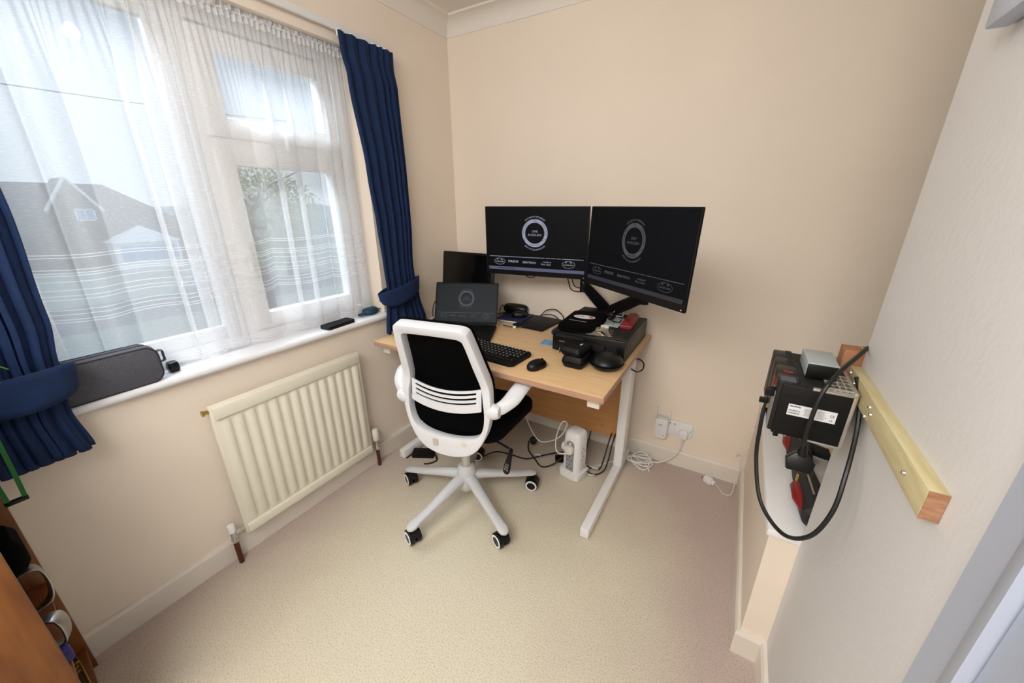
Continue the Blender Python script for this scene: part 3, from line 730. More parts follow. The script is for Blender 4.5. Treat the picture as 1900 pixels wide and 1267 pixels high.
# ------------------------------------------------------------------ monitors
def wallpaper(w, h, M_, parent, kb, kbar, ktext, bar=True, big=1.0):
    q = MB(); R_ = 0.218 * h; r_ = 0.164 * h; cy = 0.110 * h
    C_ = M_ @ T(0, cy, 0)
    for k in range(3):
        a0 = math.radians(98 + 120 * k); a1 = a0 + math.radians(117); n = 22
        o_, i_ = [], []
        for j in range(n + 1):
            t = j / n; ao = a0 + (a1 - a0) * t; ai = ao - math.radians(24)
            o_.append((R_ * math.cos(ao), R_ * math.sin(ao))); i_.append((r_ * math.cos(ai), r_ * math.sin(ai)))
        vo = [q.bm.verts.new(C_ @ Vector((x, y, 0.0003))) for x, y in o_]; vi = [q.bm.verts.new(C_ @ Vector((x, y, 0.0003))) for x, y in i_]
        for j in range(n): q.bm.faces.new((vo[j], vo[j + 1], vi[j + 1], vi[j]))
    q.text('ONE', 0.048 * h, C_ @ T(0, 0.028 * h, 0.0003), fit=0.10 * h * 1.0)
    q.text('ROESLEIN', 0.048 * h, C_ @ T(0, -0.028 * h, 0.0003), fit=0.225 * h)
    q.text('CULTURE OF OWNERSHIP', 0.036 * h, C_ @ T(0, 0, 0.0003), bend=(R_ * 1.16, PI / 2, 1), fit=0.36 * h)
    q.text('SPIRIT OF COLLABORATION', 0.036 * h, C_ @ T(0, 0, 0.0003), bend=(R_ * 1.20, -PI / 2, -1), fit=0.38 * h)
    yb = -0.285 * h
    for x0, x1 in ((-0.475, 0.10), (0.11, 0.155), (0.163, 0.21), (0.218, 0.262), (0.270, 0.475)):
        q.bm.faces.new([q.bm.verts.new(M_ @ Vector((x * w, yb + d, 0.0003))) for x, d in ((x0, 0), (x1, 0), (x1, 0.0025), (x0, 0.0025))])
    yl = -0.365 * h
    def oval(cx, a_, b_):
        n = 28; th = 0.0016
        vo = [q.bm.verts.new(M_ @ Vector((cx + a_ * math.cos(2 * PI * j / n), yl + b_ * math.sin(2 * PI * j / n), 0.0003))) for j in range(n)]
        vi = [q.bm.verts.new(M_ @ Vector((cx + (a_ - th) * math.cos(2 * PI * j / n), yl + (b_ - th) * math.sin(2 * PI * j / n), 0.0003))) for j in range(n)]
        for j in range(n): q.bm.faces.new((vo[j], vo[(j + 1) % n], vi[(j + 1) % n], vi[j]))
        q.text('ROESLEIN', 0.03 * h, M_ @ T(cx, yl - 0.002, 0.0003), fit=a_ * 1.45)
        for dx, ww in ((-0.4, 0.25), (0.35, 0.3)):
            q.bm.faces.new([q.bm.verts.new(M_ @ Vector((cx + dx * a_ + sx_ * ww * a_ / 2 * kk, yl + b_ * (0.45 if kk == 1 else 0.75), 0.0003))) for sx_, kk in ((-1, 1), (1, 1), (1, 0.5), (-1, 0.5))])
    oval(-0.365 * w, 0.058 * w, 0.055 * h); oval(0.335 * w, 0.062 * w, 0.058 * h)
    q.text('PRIDE', 0.055 * h, M_ @ T(-0.22 * w, yl + 0.006 * h, 0.0003), fit=0.105 * w)
    q.text('PRIDE', 0.053 * h, M_ @ T(-0.218 * w, yl + 0.006 * h, 0.0003), fit=0.105 * w)
    q.text('SERVTECH', 0.045 * h, M_ @ T(-0.055 * w, yl, 0.0003), fit=0.135 * w)
    q.text('SERVTECH', 0.043 * h, M_ @ T(-0.053 * w, yl, 0.0003), fit=0.135 * w)
    q.text('method', 0.04 * h, M_ @ T(0.125 * w, yl + 0.022 * h, 0.0003), fit=0.075 * w)
    q.text('flow data', 0.04 * h, M_ @ T(0.115 * w, yl - 0.016 * h, 0.0003), fit=0.095 * w)
    q.build('wallpaper_logo', kb, parent, smooth=False)
    for tx, ang, sg, ft in (('UNIFIED VISION', math.radians(158), 1, 0.20), ('COMMON VALUES', math.radians(22), 1, 0.22), ('SHARED ETHOS', -PI / 2, -1, 0.17)):
        MB().text(tx, 0.026 * h, C_ @ T(0, 0, 0.0008), bend=((R_ + r_) / 2, ang, sg), fit=ft * h).build('ring_lettering', ktext, parent, smooth=False)
    if bar:
        q = MB(); yb = -0.478 * h
        q.bm.faces.new([q.bm.verts.new(M_ @ Vector((x * w, yb + d * h, 0.0003))) for x, d in ((-0.485, -0.026), (0.485, -0.026), (0.485, 0.026), (-0.485, 0.026))])
        q.build('taskbar', kbar, parent, smooth=False)
        q = MB()
        for x in (-0.47, -0.37, -0.35, -0.33, -0.31, -0.29, -0.27, -0.25, -0.23, -0.21):
            q.bm.faces.new([q.bm.verts.new(M_ @ Vector((x * w + a_ * 0.0032, yb + c_ * 0.0032, 0.0006))) for a_, c_ in ((-1, -1), (1, -1), (1, 1), (-1, 1))])
        q.build('taskbar_icons', 'g_darktext', parent, smooth=False)

def monitor(label, c, w, h, yaw, tilt, ks):
    o = thing('monitor', label, 'monitor', c, yaw, 'wide monitors on the twin arm')
    Mt = Rm('X', 90) @ Rm('X', math.degrees(tilt))   # local x right, y up, z toward viewer
    q = MB(); q.prism(rrect(w, h, 0.003), -0.007, 0.0, M_=Mt, bev=0.0015); q.build('casing', 'black_matte', o)
    q = MB(); q.prism(rrect(w * 0.80, h * 0.70, 0.02), -0.045, -0.006, M_=Mt @ T(0, -0.02, 0), bev=0.010); q.build('rear_housing', 'black_matte', o)
    sw, sh = w - 0.010, h - 0.028
    Ms = Mt @ T(0, 0.010, 0)
    q = MB(); q.prism([(-sw / 2, -sh / 2), (sw / 2, -sh / 2), (sw / 2, sh / 2), (-sw / 2, sh / 2)], 0, 0.0006, M_=Ms); sc = q.build('screen', 'screen_dark', o, smooth=False)
    wallpaper(sw, sh * 0.985, Ms @ T(0, 0, 0.0006), sc, *ks)
    MB().prism(rrect(0.004, 0.004, 0.0015), 0, 0.001, M_=Mt @ T(w / 2 - 0.015, -h / 2 + 0.007, 0)).build('power_light', 'key_legend', o, smooth=False)
    return o
monitor('left of the two wide black monitors, facing straight out, with the brighter logo', (0.688, -0.246, 1.192), 0.54, 0.340, 0.141, 0.026, ('g_bright', 'g_bar', 'g_darktext'))
monitor('right of the two wide black monitors, angled inward, with a dim logo', (1.252, -0.586, 1.209), 0.54, 0.308, -0.632, -0.035, ('g_dim', 'g_dimbar', 'screen_dark'))

arm = thing('twin_screen_mount', 'black twin gas spring monitor arm clamped to the back of the desk', 'monitor arm', (1.03, -0.03, 0.73))
def bar(p0, p1, w0, h0, w1, h1, bev=0.006):
    p0, p1 = Vector(p0), Vector(p1); d = (p1 - p0).normalized(); s_ = d.cross(Vector((0, 0, 1))).normalized(); u = s_.cross(d)
    q = MB(); rings = []
    for p, ww, hh in ((p0, w0, h0), (p0.lerp(p1, 0.5), (w0 + w1) / 2 * 1.05, (h0 + h1) / 2 * 1.1), (p1, w1, h1)):
        rings.append([p + s_ * x + u * y for x, y in rrect(ww, hh, min(ww, hh) * 0.3, 4)])
    return q.ring_loft(rings)
aL = Vector(arm.location)
MB().cyl((0, 0, 0.0), (0, 0, 0.10), 0.022).bb((-0.05, -0.04, 0.0), (0.05, 0.024, 0.012), 0.003).build('clamp_post', 'black_matte', arm)
j1 = Vector((0.925, -0.15, 0.985)) - aL
L1 = bar((0.0, -0.01, 0.10), j1, 0.05, 0.055, 0.045, 0.045).build('gas_arm', 'black_matte', arm)
MB().tube([Vector((0.0, -0.035, 0.125)), j1 + Vector((0, -0.024, 0.02))], 0.0016, 6).build('trim_line', 'tower_grey', L1)
MB().cyl(j1 + Vector((0, 0, -0.035)), j1 + Vector((0, 0, 0.07)), 0.020).build('knuckle', 'black_matte', arm)
bar(j1 + Vector((0, 0, 0.05)), Vector((0.70, -0.185, 1.15)) - aL, 0.03, 0.04, 0.03, 0.03).build('mount_link', 'black_matte', arm)
MB().box(Vector((0.695, -0.190, 1.17)) - aL, (0.11, 0.012, 0.11), 0.003, rot=Matrix.Rotation(0.141, 4, 'Z')).build('mount_plate', 'black_matte', arm)
j2 = Vector((1.25, -0.26, 0.985)) - aL
bar((0.0, -0.01, 0.10), j2, 0.05, 0.055, 0.045, 0.045).build('gas_arm', 'black_matte', arm)
MB().cyl(j2 + Vector((0, 0, -0.035)), j2 + Vector((0, 0, 0.06)), 0.020).build('knuckle', 'black_matte', arm)
bar(j2 + Vector((0, 0, 0.04)), Vector((1.262, -0.515, 1.18)) - aL + Vector((0.02, 0.02, 0)), 0.03, 0.04, 0.03, 0.03).build('mount_link', 'black_matte', arm)
MB().box(Vector((1.283, -0.541, 1.19)) - aL, (0.11, 0.012, 0.11), 0.003, rot=Matrix.Rotation(-0.632, 4, 'Z')).build('mount_plate', 'black_matte', arm)
cable('monitor_cable', [(0.84, -0.19, 1.06), (0.845, -0.165, 1.00), (0.86, -0.155, 0.955), (0.90, -0.145, 0.945), (0.93, -0.12, 0.95)], 0.003, 'cable_black', 'black cable looping down beside the left monitor arm joint')
cable('monitor_cable', [(0.865, -0.19, 1.06), (0.868, -0.168, 1.005), (0.88, -0.155, 0.972), (0.91, -0.14, 0.965), (0.94, -0.12, 0.97)], 0.0025, 'cable_black', 'inner of the two black cables curling by the arm joint')
cable('monitor_cable', [(0.605, -0.20, 1.05), (0.615, -0.20, 1.015), (0.64, -0.195, 1.003), (0.665, -0.195, 1.012), (0.675, -0.195, 1.05)], 0.003, 'cable_black', 'short black cable loop hanging below the middle of the left monitor')

# ------------------------------------------------------------------ display and laptop at the left
dp = thing('portable_display', 'dark switched-off display standing behind the laptop against the corner', 'display', (0.215, -0.19, 0.73), 0.0)
q = MB(); q.prism(rrect(0.37, 0.235, 0.008), -0.012, 0, M_=T(0, 0, 0.262) @ Rm('X', 90) @ Rm('X', -8), bev=0.0015); q.build('casing', 'black_plastic', dp)
q = MB(); q.prism([(-0.172, -0.095), (0.172, -0.095), (0.172, 0.105), (-0.172, 0.105)], 0, 0.0006, M_=T(0, 0, 0.262) @ Rm('X', 90) @ Rm('X', -8)); q.build('screen', 'screen_off', dp, smooth=False)
MB().bb((-0.09, 0.0, 0), (0.09, 0.11, 0.012), 0.003).bb((-0.03, 0.03, 0.01), (0.03, 0.045, 0.22), 0.003).build('stand', 'black_plastic', dp)

lap = thing('laptop', 'open black laptop with a dim logo on its screen, behind the keyboard', 'laptop', (0.342, -0.395, 0.73), 0.422)
lw, lh = 0.352, 0.232
q = MB(); q.prism(rrect(lw, 0.235, 0.008), 0.002, 0.018, M_=T(0, -0.118, 0), bev=0.002); base = q.build('base', 'black_matte', lap)
q = MB()
for r in range(6):
    for c in range(15): q.box((-0.150 + c * 0.0214, -0.022 - r * 0.0185, 0.0188), (0.0180, 0.0152, 0.0018))
q.build('keys', 'key_black', base, smooth=False)
MB().prism(rrect(0.11, 0.07, 0.004), 0.018, 0.0186, M_=T(0, -0.185, 0)).build('trackpad', 'black_plastic', base, smooth=False)
q = MB(); q.box((0.105, -0.215, 0.0184), (0.006, 0.003, 0.0004)).box((0.114, -0.215, 0.0184), (0.007, 0.0025, 0.0004)); q.build('palm_badge', 'key_legend', base, smooth=False)
Ml = T(0, 0.002, 0.020) @ Rm('X', 90 - 23.8)
q = MB(); q.prism(rrect(lw, lh, 0.006), -0.006, 0, M_=Ml @ T(0, lh / 2, 0), bev=0.001); lid = q.build('lid', 'black_matte', lap)
q = MB(); q.prism(rrect(lw - 0.012, lh - 0.022, 0.001), 0, 0.0005, M_=Ml @ T(0, lh / 2 + 0.004, 0)); q.build('screen', 'laptop_screen', lid, smooth=False)
wallpaper(lw - 0.014, lh - 0.026, Ml @ T(0, lh / 2 + 0.004, 0.0005), lid, 'g_lap', 'g_lap', 'laptop_screen', bar=False)
MB().cyl((-0.15, 0.004, 0.018), (0.15, 0.004, 0.018), 0.006).build('hinge', 'black_matte', lap)

# ------------------------------------------------------------------ keyboard and mouse
kb = thing('keyboard', 'black wireless keyboard at the front of the desk', 'keyboard', (0.645, -0.643, 0.73), math.radians(-4))
q = MB(); q.prism(rrect(0.415, 0.165, 0.018), 0, 0.017, bev=0.003); q.build('case', 'black_matte', kb)
rk = random.Random(2); lg = MB(); nk = 0
for r in range(6):
    for c in range(20):
        x = -0.190 + c * 0.0200; y = 0.062 - r * 0.0235
        wd = 0.0165
        if r == 5:
            if c in (4, 5, 6, 8, 9): continue
            if c == 7: wd = 0.10
        if c in (15,) : x += 0.0015
        if nk < 98:
            MB().box((x, y, 0.0195), (wd, 0.0185, 0.007), 0.0015, 1).build('key', 'key_black', kb); nk += 1
            if wd < 0.05: lg.box((x - 0.003, y + 0.003, 0.0232), (0.005, 0.006, 0.0004))
rest = MB()
for c in range(9): rest.box((0.03 + c * 0.02, 0.062 - 5 * 0.0235, 0.0195), (0.0165, 0.0185, 0.007), 0.0015, 1)
ro = rest.build('keys', 'key_black', kb); ro['kind'] = 'stuff'
lg.build('key_legends', 'key_legend', kb, smooth=False)

def mouse(label, loc, rz, k=1.0):
    o = thing('mouse', label, 'mouse', loc, rz)
    q = MB(); rings = []
    for z, s_ in ((0.0, 0.90), (0.004, 0.98), (0.012, 1.0), (0.022, 0.93), (0.030, 0.76), (0.035, 0.5), (0.037, 0.15)):
        rings.append([(x * s_ * k * (1 - 0.10 * math.cos(math.atan2(y, x) * 2)), (y * s_ - 0.006 * (1 - s_)) * k, z * k) for x, y in [(0.030 * math.cos(2 * PI * j / 24), 0.050 * math.sin(2 * PI * j / 24)) for j in range(24)]])
    q.ring_loft(rings).build('shell', 'black_plastic', o)
    MB().cyl((-0.003 * k, 0.030 * k, 0.029 * k), (0.003 * k, 0.030 * k, 0.029 * k), 0.007 * k, n=16).build('scroll_wheel', 'tower_grey' if False else 'black_matte', o)
    MB().box((0, 0.025 * k, 0.0322 * k), (0.0012 * k, 0.036 * k, 0.002), rot=Rm('X', -20)).build('button_split', 'dark_gap', o)
    return o
mouse('black mouse on the bare desk right of the keyboard', (0.935, -0.686, 0.73), math.radians(-18))
mouse('black mouse resting on the blue notebook', (0.515, -0.095, 0.742), math.radians(-60), 0.95)

# ------------------------------------------------------------------ middle of the desk
nb = thing('notebook', 'dark blue notebook lying under the second mouse', 'notebook', (0.485, -0.105, 0.73), math.radians(4))
MB().bb((-0.085, -0.085, 0.001), (0.085, 0.09, 0.010)).build('pages', 'paper', nb, smooth=False)
MB().bb((-0.088, -0.088, 0.010), (0.088, 0.093, 0.012)).bb((-0.088, -0.088, 0), (0.088, 0.093, 0.001)).build('cover', 'navy_paper', nb, smooth=False)
gc = thing('glasses_case', 'glossy black zip case leaning at the back of the desk by the wall', 'case', (0.462, -0.042, 0.742), math.radians(6))
q = MB(); q.tube([(x, 0, 0.030) for x in (-0.078, -0.074, -0.06, -0.03, 0, 0.03, 0.06, 0.074, 0.078)], [0.008, 0.020, 0.029, 0.032, 0.033, 0.032, 0.029, 0.020, 0.008], 20); q.build('shell', 'black_plastic', gc)
MB().tube([(0.02, -0.0335, 0.026), (0.05, -0.031, 0.027), (0.068, -0.024, 0.028)], 0.0015, 6).build('zip', 'tower_grey', gc)
tb = MB(); tb.prism(rrect(0.195, 0.235, 0.006), 0, 0.009, bev=0.002)
o = tb.build('tablet_sleeve', 'black_matte'); o.location = (0.655, -0.125, 0.73); o.rotation_euler = (0, 0, math.radians(-4)); tag(o, 'flat black tablet cover lying between the notebook and the computer', 'tablet cover')
pb = MB(); P = rrect(0.075, 0.13, 0.015)
pb.ring_loft([[(x * k, y * k, z) for x, y in P] for z, k in ((0, .95), (0.006, 1.02), (0.02, 1.0), (0.028, 0.8), (0.030, 0.4))])
o = pb.build('purple_pouch', 'purple'); o.location = (0.838, -0.20, 0.73); tag(o, 'soft purple pouch squeezed beside the computer', 'pouch')
bc = MB(); bc.box((0, 0, 0.001), (0.085, 0.075, 0.002)); o = bc.build('blue_card', 'card_blue', smooth=False); o.location = (0.855, -0.385, 0.73); o.rotation_euler = (0, 0, 0.1)
tag(o, 'pale blue printed card poking out left of the computer', 'card')
# desk cables
cable('desk_cable', [(0.515, -0.28, 0.742), (0.56, -0.275, 0.737), (0.60, -0.265, 0.738), (0.64, -0.235, 0.742)], 0.003, 'cable_black', 'black lead with a white clip running from the laptop side')
cable('desk_cable', [(0.63, -0.05, 0.748), (0.66, -0.03, 0.785), (0.72, -0.035, 0.80), (0.78, -0.06, 0.775), (0.795, -0.09, 0.745)], 0.003, 'cable_black', 'higher black cable arching over the tablet cover')
cable('desk_cable', [(0.61, -0.07, 0.745), (0.66, -0.055, 0.765), (0.72, -0.06, 0.772), (0.77, -0.085, 0.756), (0.785, -0.11, 0.742)], 0.003, 'cable_black', 'lower black cable arching over the tablet cover')
MB_ = MB().box((0.585, -0.270, 0.738), (0.018, 0.010, 0.012), 0.002).build('cable_clip', 'white_plastic'); tag(MB_, 'small white clip around the laptop lead', 'cable clip')
cable('desk_cable', [(0.46, -0.23, 0.79), (0.43, -0.17, 0.80), (0.40, -0.10, 0.80), (0.395, -0.07, 0.785)], 0.003, 'cable_black', 'black cable running behind the laptop lid toward the glasses case')
cable('desk_cable', [(0.43, -0.26, 0.745), (0.42, -0.2, 0.765), (0.44, -0.12, 0.765), (0.43, -0.11, 0.748)], 0.004, 'cable_black', 'thick black cable bundled between laptop and notebook')
cable('laptop_cable', [(0.175, -0.43, 0.86), (0.155, -0.41, 0.862), (0.13, -0.40, 0.84), (0.115, -0.40, 0.79), (0.10, -0.38, 0.745), (0.10, -0.36, 0.735)], 0.0028, 'cable_black', 'black lead arching from the left side of the laptop lid')
cable('laptop_cable', [(0.165, -0.44, 0.775), (0.135, -0.435, 0.765), (0.115, -0.43, 0.745), (0.11, -0.42, 0.735)], 0.002, 'cable_white', 'thin white lead curving beside the laptop')
o = MB().bb((0.125, -0.425, 0.73), (0.165, -0.385, 0.752), 0.003).build('usb_adapter', 'black_plastic'); tag(o, 'black adapter block at the left side of the laptop', 'adapter')

# ------------------------------------------------------------------ desktop computer and things on it
PX0, PX1, PY0, PY1, PZ = 0.8995, 1.2365, -0.4625, -0.0555, 0.829
pc = thing('desktop_computer', 'black small desktop computer lying flat at the right of the desk', 'computer', ((PX0 + PX1) / 2, -0.26, 0.73)); po = Vector(pc.location)
def pl(lo, hi): return Vector(lo) - po, Vector(hi) - po
MB().bb(*pl((PX0, PY0 + 0.02, 0.732), (PX1, PY1, PZ)), 0.003).build('case', 'brown_black', pc)
fb = MB().bb(*pl((PX0 + .001, PY0, 0.734), (PX1 - .001, PY0 + 0.0205, PZ - 0.001)), 0.006).build('front_bezel', 'black_plastic', pc)
q = MB()
q.bb(*pl((PX0 + 0.02, PY0 - 0.0008, 0.802), (PX0 + 0.15, PY0 + 0.001, 0.815))); q.bb(*pl((1.085, PY0 - 0.0008, 0.765), (1.20, PY0 + .001, 0.800)))
for i in range(12): q.bb(*pl((PX0 + 0.025 + i * 0.006, PY0 - 0.0008, 0.742), (PX0 + 0.028 + i * 0.006, PY0 + .001, 0.770)))
q.build('vents_and_drive', 'dark_gap', fb, smooth=False)
q = MB(); Mx = Matrix.Translation(Vector((1.152, PY0 - 0.001, 0.785)) - po) @ Rm('X', 90)
q.lathe([(0.0105, 0), (0.0105, 0.001), (0.0085, 0.001), (0.0085, 0)], M_=Mx, n=24)
q.text('hp', 0.014, Mx @ T(0, 0, 0.0006))
q.build('badge', 'steel', fb, smooth=False)
q = MB(); Mx = Matrix.Translation(Vector((PX0 + 0.05, PY0 - 0.001, 0.782)) - po) @ Rm('X', 90); q.box(Mx @ Vector((0, 0, 0.0002)), (0.026, 0.0004, 0.003)); q.build('model_print', 'tower_grey', fb, smooth=False)
q = MB(); q.prism([(-0.012, 0.004), (0.012, 0.006), (0.012, -0.010), (0.004, -0.002)], 0, 0.0006, M_=Matrix.Translation(Vector((1.205, PY0 - 0.001, 0.760)) - po) @ Rm('X', 90)); q.build('sticker_remnant', 'paper', fb, smooth=False)
MB().bb(*pl((PX0 + 0.02, PY0 + 0.05, 0.73), (PX0 + 0.05, PY1 - 0.05, 0.733))).bb(*pl((PX1 - 0.05, PY0 + 0.05, 0.73), (PX1 - 0.02, PY1 - 0.05, 0.733))).build('rubber_foot', 'black_matte', pc)

pu = thing('zip_pouch', 'black zip pouch with an oval white sticker on top of the computer', 'pouch', (0.995, -0.315, PZ), math.radians(4))
q = MB(); P = rrect(0.175, 0.275, 0.025)
q.ring_loft([[(x * k, y * k, z) for x, y in P] for z, k in ((0, .95), (0.005, 1.0), (0.022, 1.0), (0.030, 0.95), (0.033, 0.8))]).build('body', 'black_fabric', pu)
q = MB(); q.prism([(0.052 * math.cos(2 * PI * j / 32), 0.030 * math.sin(2 * PI * j / 32)) for j in range(32)], 0, 0.0008, M_=T(-0.002, 0.015, 0.0332)); st = q.build('sticker', 'paper', pu, smooth=False)
q = MB(); q.prism([(0.006 + 0.040 * math.cos(t), 0.0 + 0.026 * math.sin(t)) for t in [math.radians(-50 + 130 * j / 12) for j in range(13)]], 0.0008, 0.0012, M_=T(-0.002, 0.015, 0.0332)); q.build('sticker_patch', 'sticker_orange', st, smooth=False)
q = MB(); q.text('N2S', 0.016, T(-0.024, 0.017, 0.0342), fit=0.036);  q.prism([(0.030, -0.008), (0.038, -0.004), (0.034, 0.003), (0.028, 0.0)], 0, 0.0006, M_=T(0, 0.015, 0.0344)); q.build('sticker_print', 'label_print', st, smooth=False)
MB().tube([(-0.055, -0.055, 0.0335), (0.0, -0.062, 0.0335), (0.03, -0.064, 0.0335)], 0.0012, 6).build('zip_line', 'tower_grey', pu)
MB().tube([(-0.085, -0.115, 0.026), (0.08, -0.125, 0.026)], 0.003, 6).build('front_seam', 'black_plastic', pu)
o = MB().box((1.0, -0.13, PZ + 0.011), (0.19, 0.13, 0.022), 0.004).build('wallet', 'black_matte'); o.location.z = 0; tag(o, 'flat black wallet at the rear of the computer, behind the zip pouch', 'wallet')

cd = thing('leaflet', 'folded pale leaflet on the computer beneath the earpiece', 'leaflet', (1.110, -0.20, PZ), math.radians(-3))
q = MB(); q.box((0.0, 0.02, 0.002), (0.088, 0.20, 0.004)); q.build('sheet', 'card_pale', cd, smooth=False)
q = MB(); q.box((-0.038, -0.03, 0.006), (0.010, 0.17, 0.012), 0.001); q.build('white_spine', 'paper', cd)
q = MB()
for i in range(6): q.box((-0.005, -0.06 + i * 0.02, 0.0042), (0.05, 0.004, 0.0004))
q.build('print', 'label_print', cd, smooth=False)
ear = thing('headset', 'black earpiece with a clear loop on top of the computer', 'headset', (1.085, -0.175, PZ + 0.004))
MB().lathe([(0, -0.012), (0.014, -0.010), (0.017, 0), (0.014, 0.012), (0, 0.014)], (0, 0, 0.020), M_=Rm('Y', 70), n=20).bb((-0.018, 0.0, 0.004), (0.008, 0.025, 0.030), 0.006).build('body', 'black_plastic', ear)
MB().tube(catmull([(0.01, -0.01, 0.015), (0.02, -0.055, 0.01), (0.055, -0.06, 0.008), (0.06, -0.03, 0.012)], 6), 0.003, 8).build('boom', 'black_plastic', ear)
MB().tube(catmull([(0.0, 0.03, 0.02), (0.01, 0.055, 0.045), (0.045, 0.055, 0.045), (0.05, 0.02, 0.018), (0.02, 0.01, 0.018)], 6), 0.0016, 6).build('clear_loop', 'cable_white', ear)
MB().tube(catmull([(0.02, 0.045, 0.006), (0.05, 0.06, 0.010), (0.075, 0.045, 0.010), (0.05, 0.03, 0.008), (0.022, 0.042, 0.008)], 5), 0.006, 8).build('ear_hook', 'black_plastic', ear)
bgp = thing('plastic_bag', 'small clear plastic bag of screws at the front of the computer top', 'bag', (1.098, -0.40, PZ), math.radians(12))
rb = random.Random(11); q = MB(); rows = []
for i in range(9):
    r = []
    for j in range(13):
        x = -0.062 + 0.124 * j / 12; y = -0.045 + 0.09 * i / 8
        e = (1 - (2 * j / 12 - 1) ** 2) * (1 - (2 * i / 8 - 1) ** 2)
        r.append((x + rb.uniform(-.002, .002), y + rb.uniform(-.002, .002), 0.002 + 0.022 * e ** 0.5 + rb.uniform(0, .004) * e))
    rows.append(r)
q.grid(rows); q.grid([[(x, y, 0.001) for x, y, z in r] for r in rows]); q.build('film', 'clear_bag', bgp)
q = MB()
for i in range(14):
    a, c = rb.uniform(-0.04, 0.03), rb.uniform(-0.022, 0.022); an = rb.uniform(0, 6)
    q.cyl((a, c, 0.005 + rb.uniform(0, .006)), (a + 0.014 * math.cos(an), c + 0.014 * math.sin(an), 0.008), 0.003, n=8)
sc_ = q.build('screws', 'brass', bgp); sc_['kind'] = 'stuff'
MB().box((0.022, 0.030, 0.018), (0.036, 0.022, 0.012), 0.002, rot=Rm('X', 20)).build('paper_tag', 'cream_plastic', bgp)
rc = thing('spectacle_case', 'oblong red leather spectacle case on the right of the computer top', 'case', (1.184, -0.200, PZ), math.radians(2))
q = MB(); rings = []
for y, k in ((-0.090, 0.90), (-0.086, 1.0), (0.086, 1.0), (0.090, 0.9)):
    rings.append([(x * k, y, 0.0175 + z * k) for x, z in [(-0.026, -0.0175), (0.026, -0.0175), (0.027, -0.004), (0.023, 0.008), (0.014, 0.016), (0, 0.018), (-0.014, 0.016), (-0.023, 0.008), (-0.027, -0.004)]])
q.ring_loft(rings).build('body', 'red_leather', rc)
MB().tube([(-0.0275, -0.085, 0.014), (-0.0275, 0.085, 0.014)], 0.0012, 6).tube([(-0.026, -0.0905, 0.0145), (0.026, -0.0905, 0.0145)], 0.0012, 6).build('lid_seam', 'tower_grey', rc)

# cases standing in front of the computer
def zipcase(label, loc, rz, w, d, h, pull):
    o = thing('zip_case', label, 'case', loc, rz)
    q = MB(); P = rrect(w, d, 0.018)
    q.ring_loft([[(x * k, y * k, z) for x, y in P] for z, k in ((0, .84), (0.006, .90), (h * 0.44, 1.0), (h * 0.56, 1.0), (h - 0.006, .90), (h, .84))]).build('shell', 'case_black', o)
    q = MB(); P2 = [(x * 1.008, y * 1.008) for x, y in P]
    q.ring_loft([[(x, y, z) for x, y in P2] for z in (h * 0.46, h * 0.54)], cap=False).build('zip_band', 'black_fabric', o)
    if pull: MB().box((-w / 2 - 0.004, -d * 0.35, h * 0.30), (0.004, 0.007, 0.024), 0.001).cyl((-w / 2 - 0.004, -d * 0.35, h * .5), (-w / 2 - 0.004, -d * 0.35, h * .6), 0.004, n=8).build('zip_pull', 'steel', o)
    else: pass
    return o
zipcase('lower of the two stacked black zip cases in front of the computer', (1.063, -0.565, 0.73), math.radians(-2), 0.098, 0.115, 0.050, False)
tcs = zipcase('upper of the two stacked black zip cases, with a white tag', (1.055, -0.558, 0.780), math.radians(-8), 0.100, 0.125, 0.036, True)
MB().box((0.018, 0.012, 0.0365), (0.005, 0.020, 0.001)).build('white_tag', 'paper', tcs, smooth=False)
hc = thing('headphone_case', 'round black clamshell case at the front right corner of the desk', 'case', (1.182, -0.535, 0.73))
q = MB(); q.lathe([(0.035, 0), (0.055, 0.006), (0.067, 0.020), (0.069, 0.028), (0.066, 0.036), (0.055, 0.052), (0.036, 0.062), (0.012, 0.066), (0, 0.066)], n=40, M_=Matrix.Diagonal((1.0, 1.05, 1, 1))); q.build('shell', 'black_plastic', hc)
q = MB(); q.lathe([(0.0675, 0.024), (0.0705, 0.0255), (0.0705, 0.0295), (0.0675, 0.031)], n=40, M_=Matrix.Diagonal((1.0, 1.05, 1, 1))); q.build('zip_band', 'black_fabric', hc)
cable('desk_edge_cable', [(1.232, -0.30, 0.69), (1.262, -0.285, 0.695), (1.285, -0.28, 0.675), (1.283, -0.285, 0.645), (1.26, -0.29, 0.632), (1.235, -0.30, 0.645)], 0.0035, 'cable_black', 'black cable loop sticking out under the right desk edge')

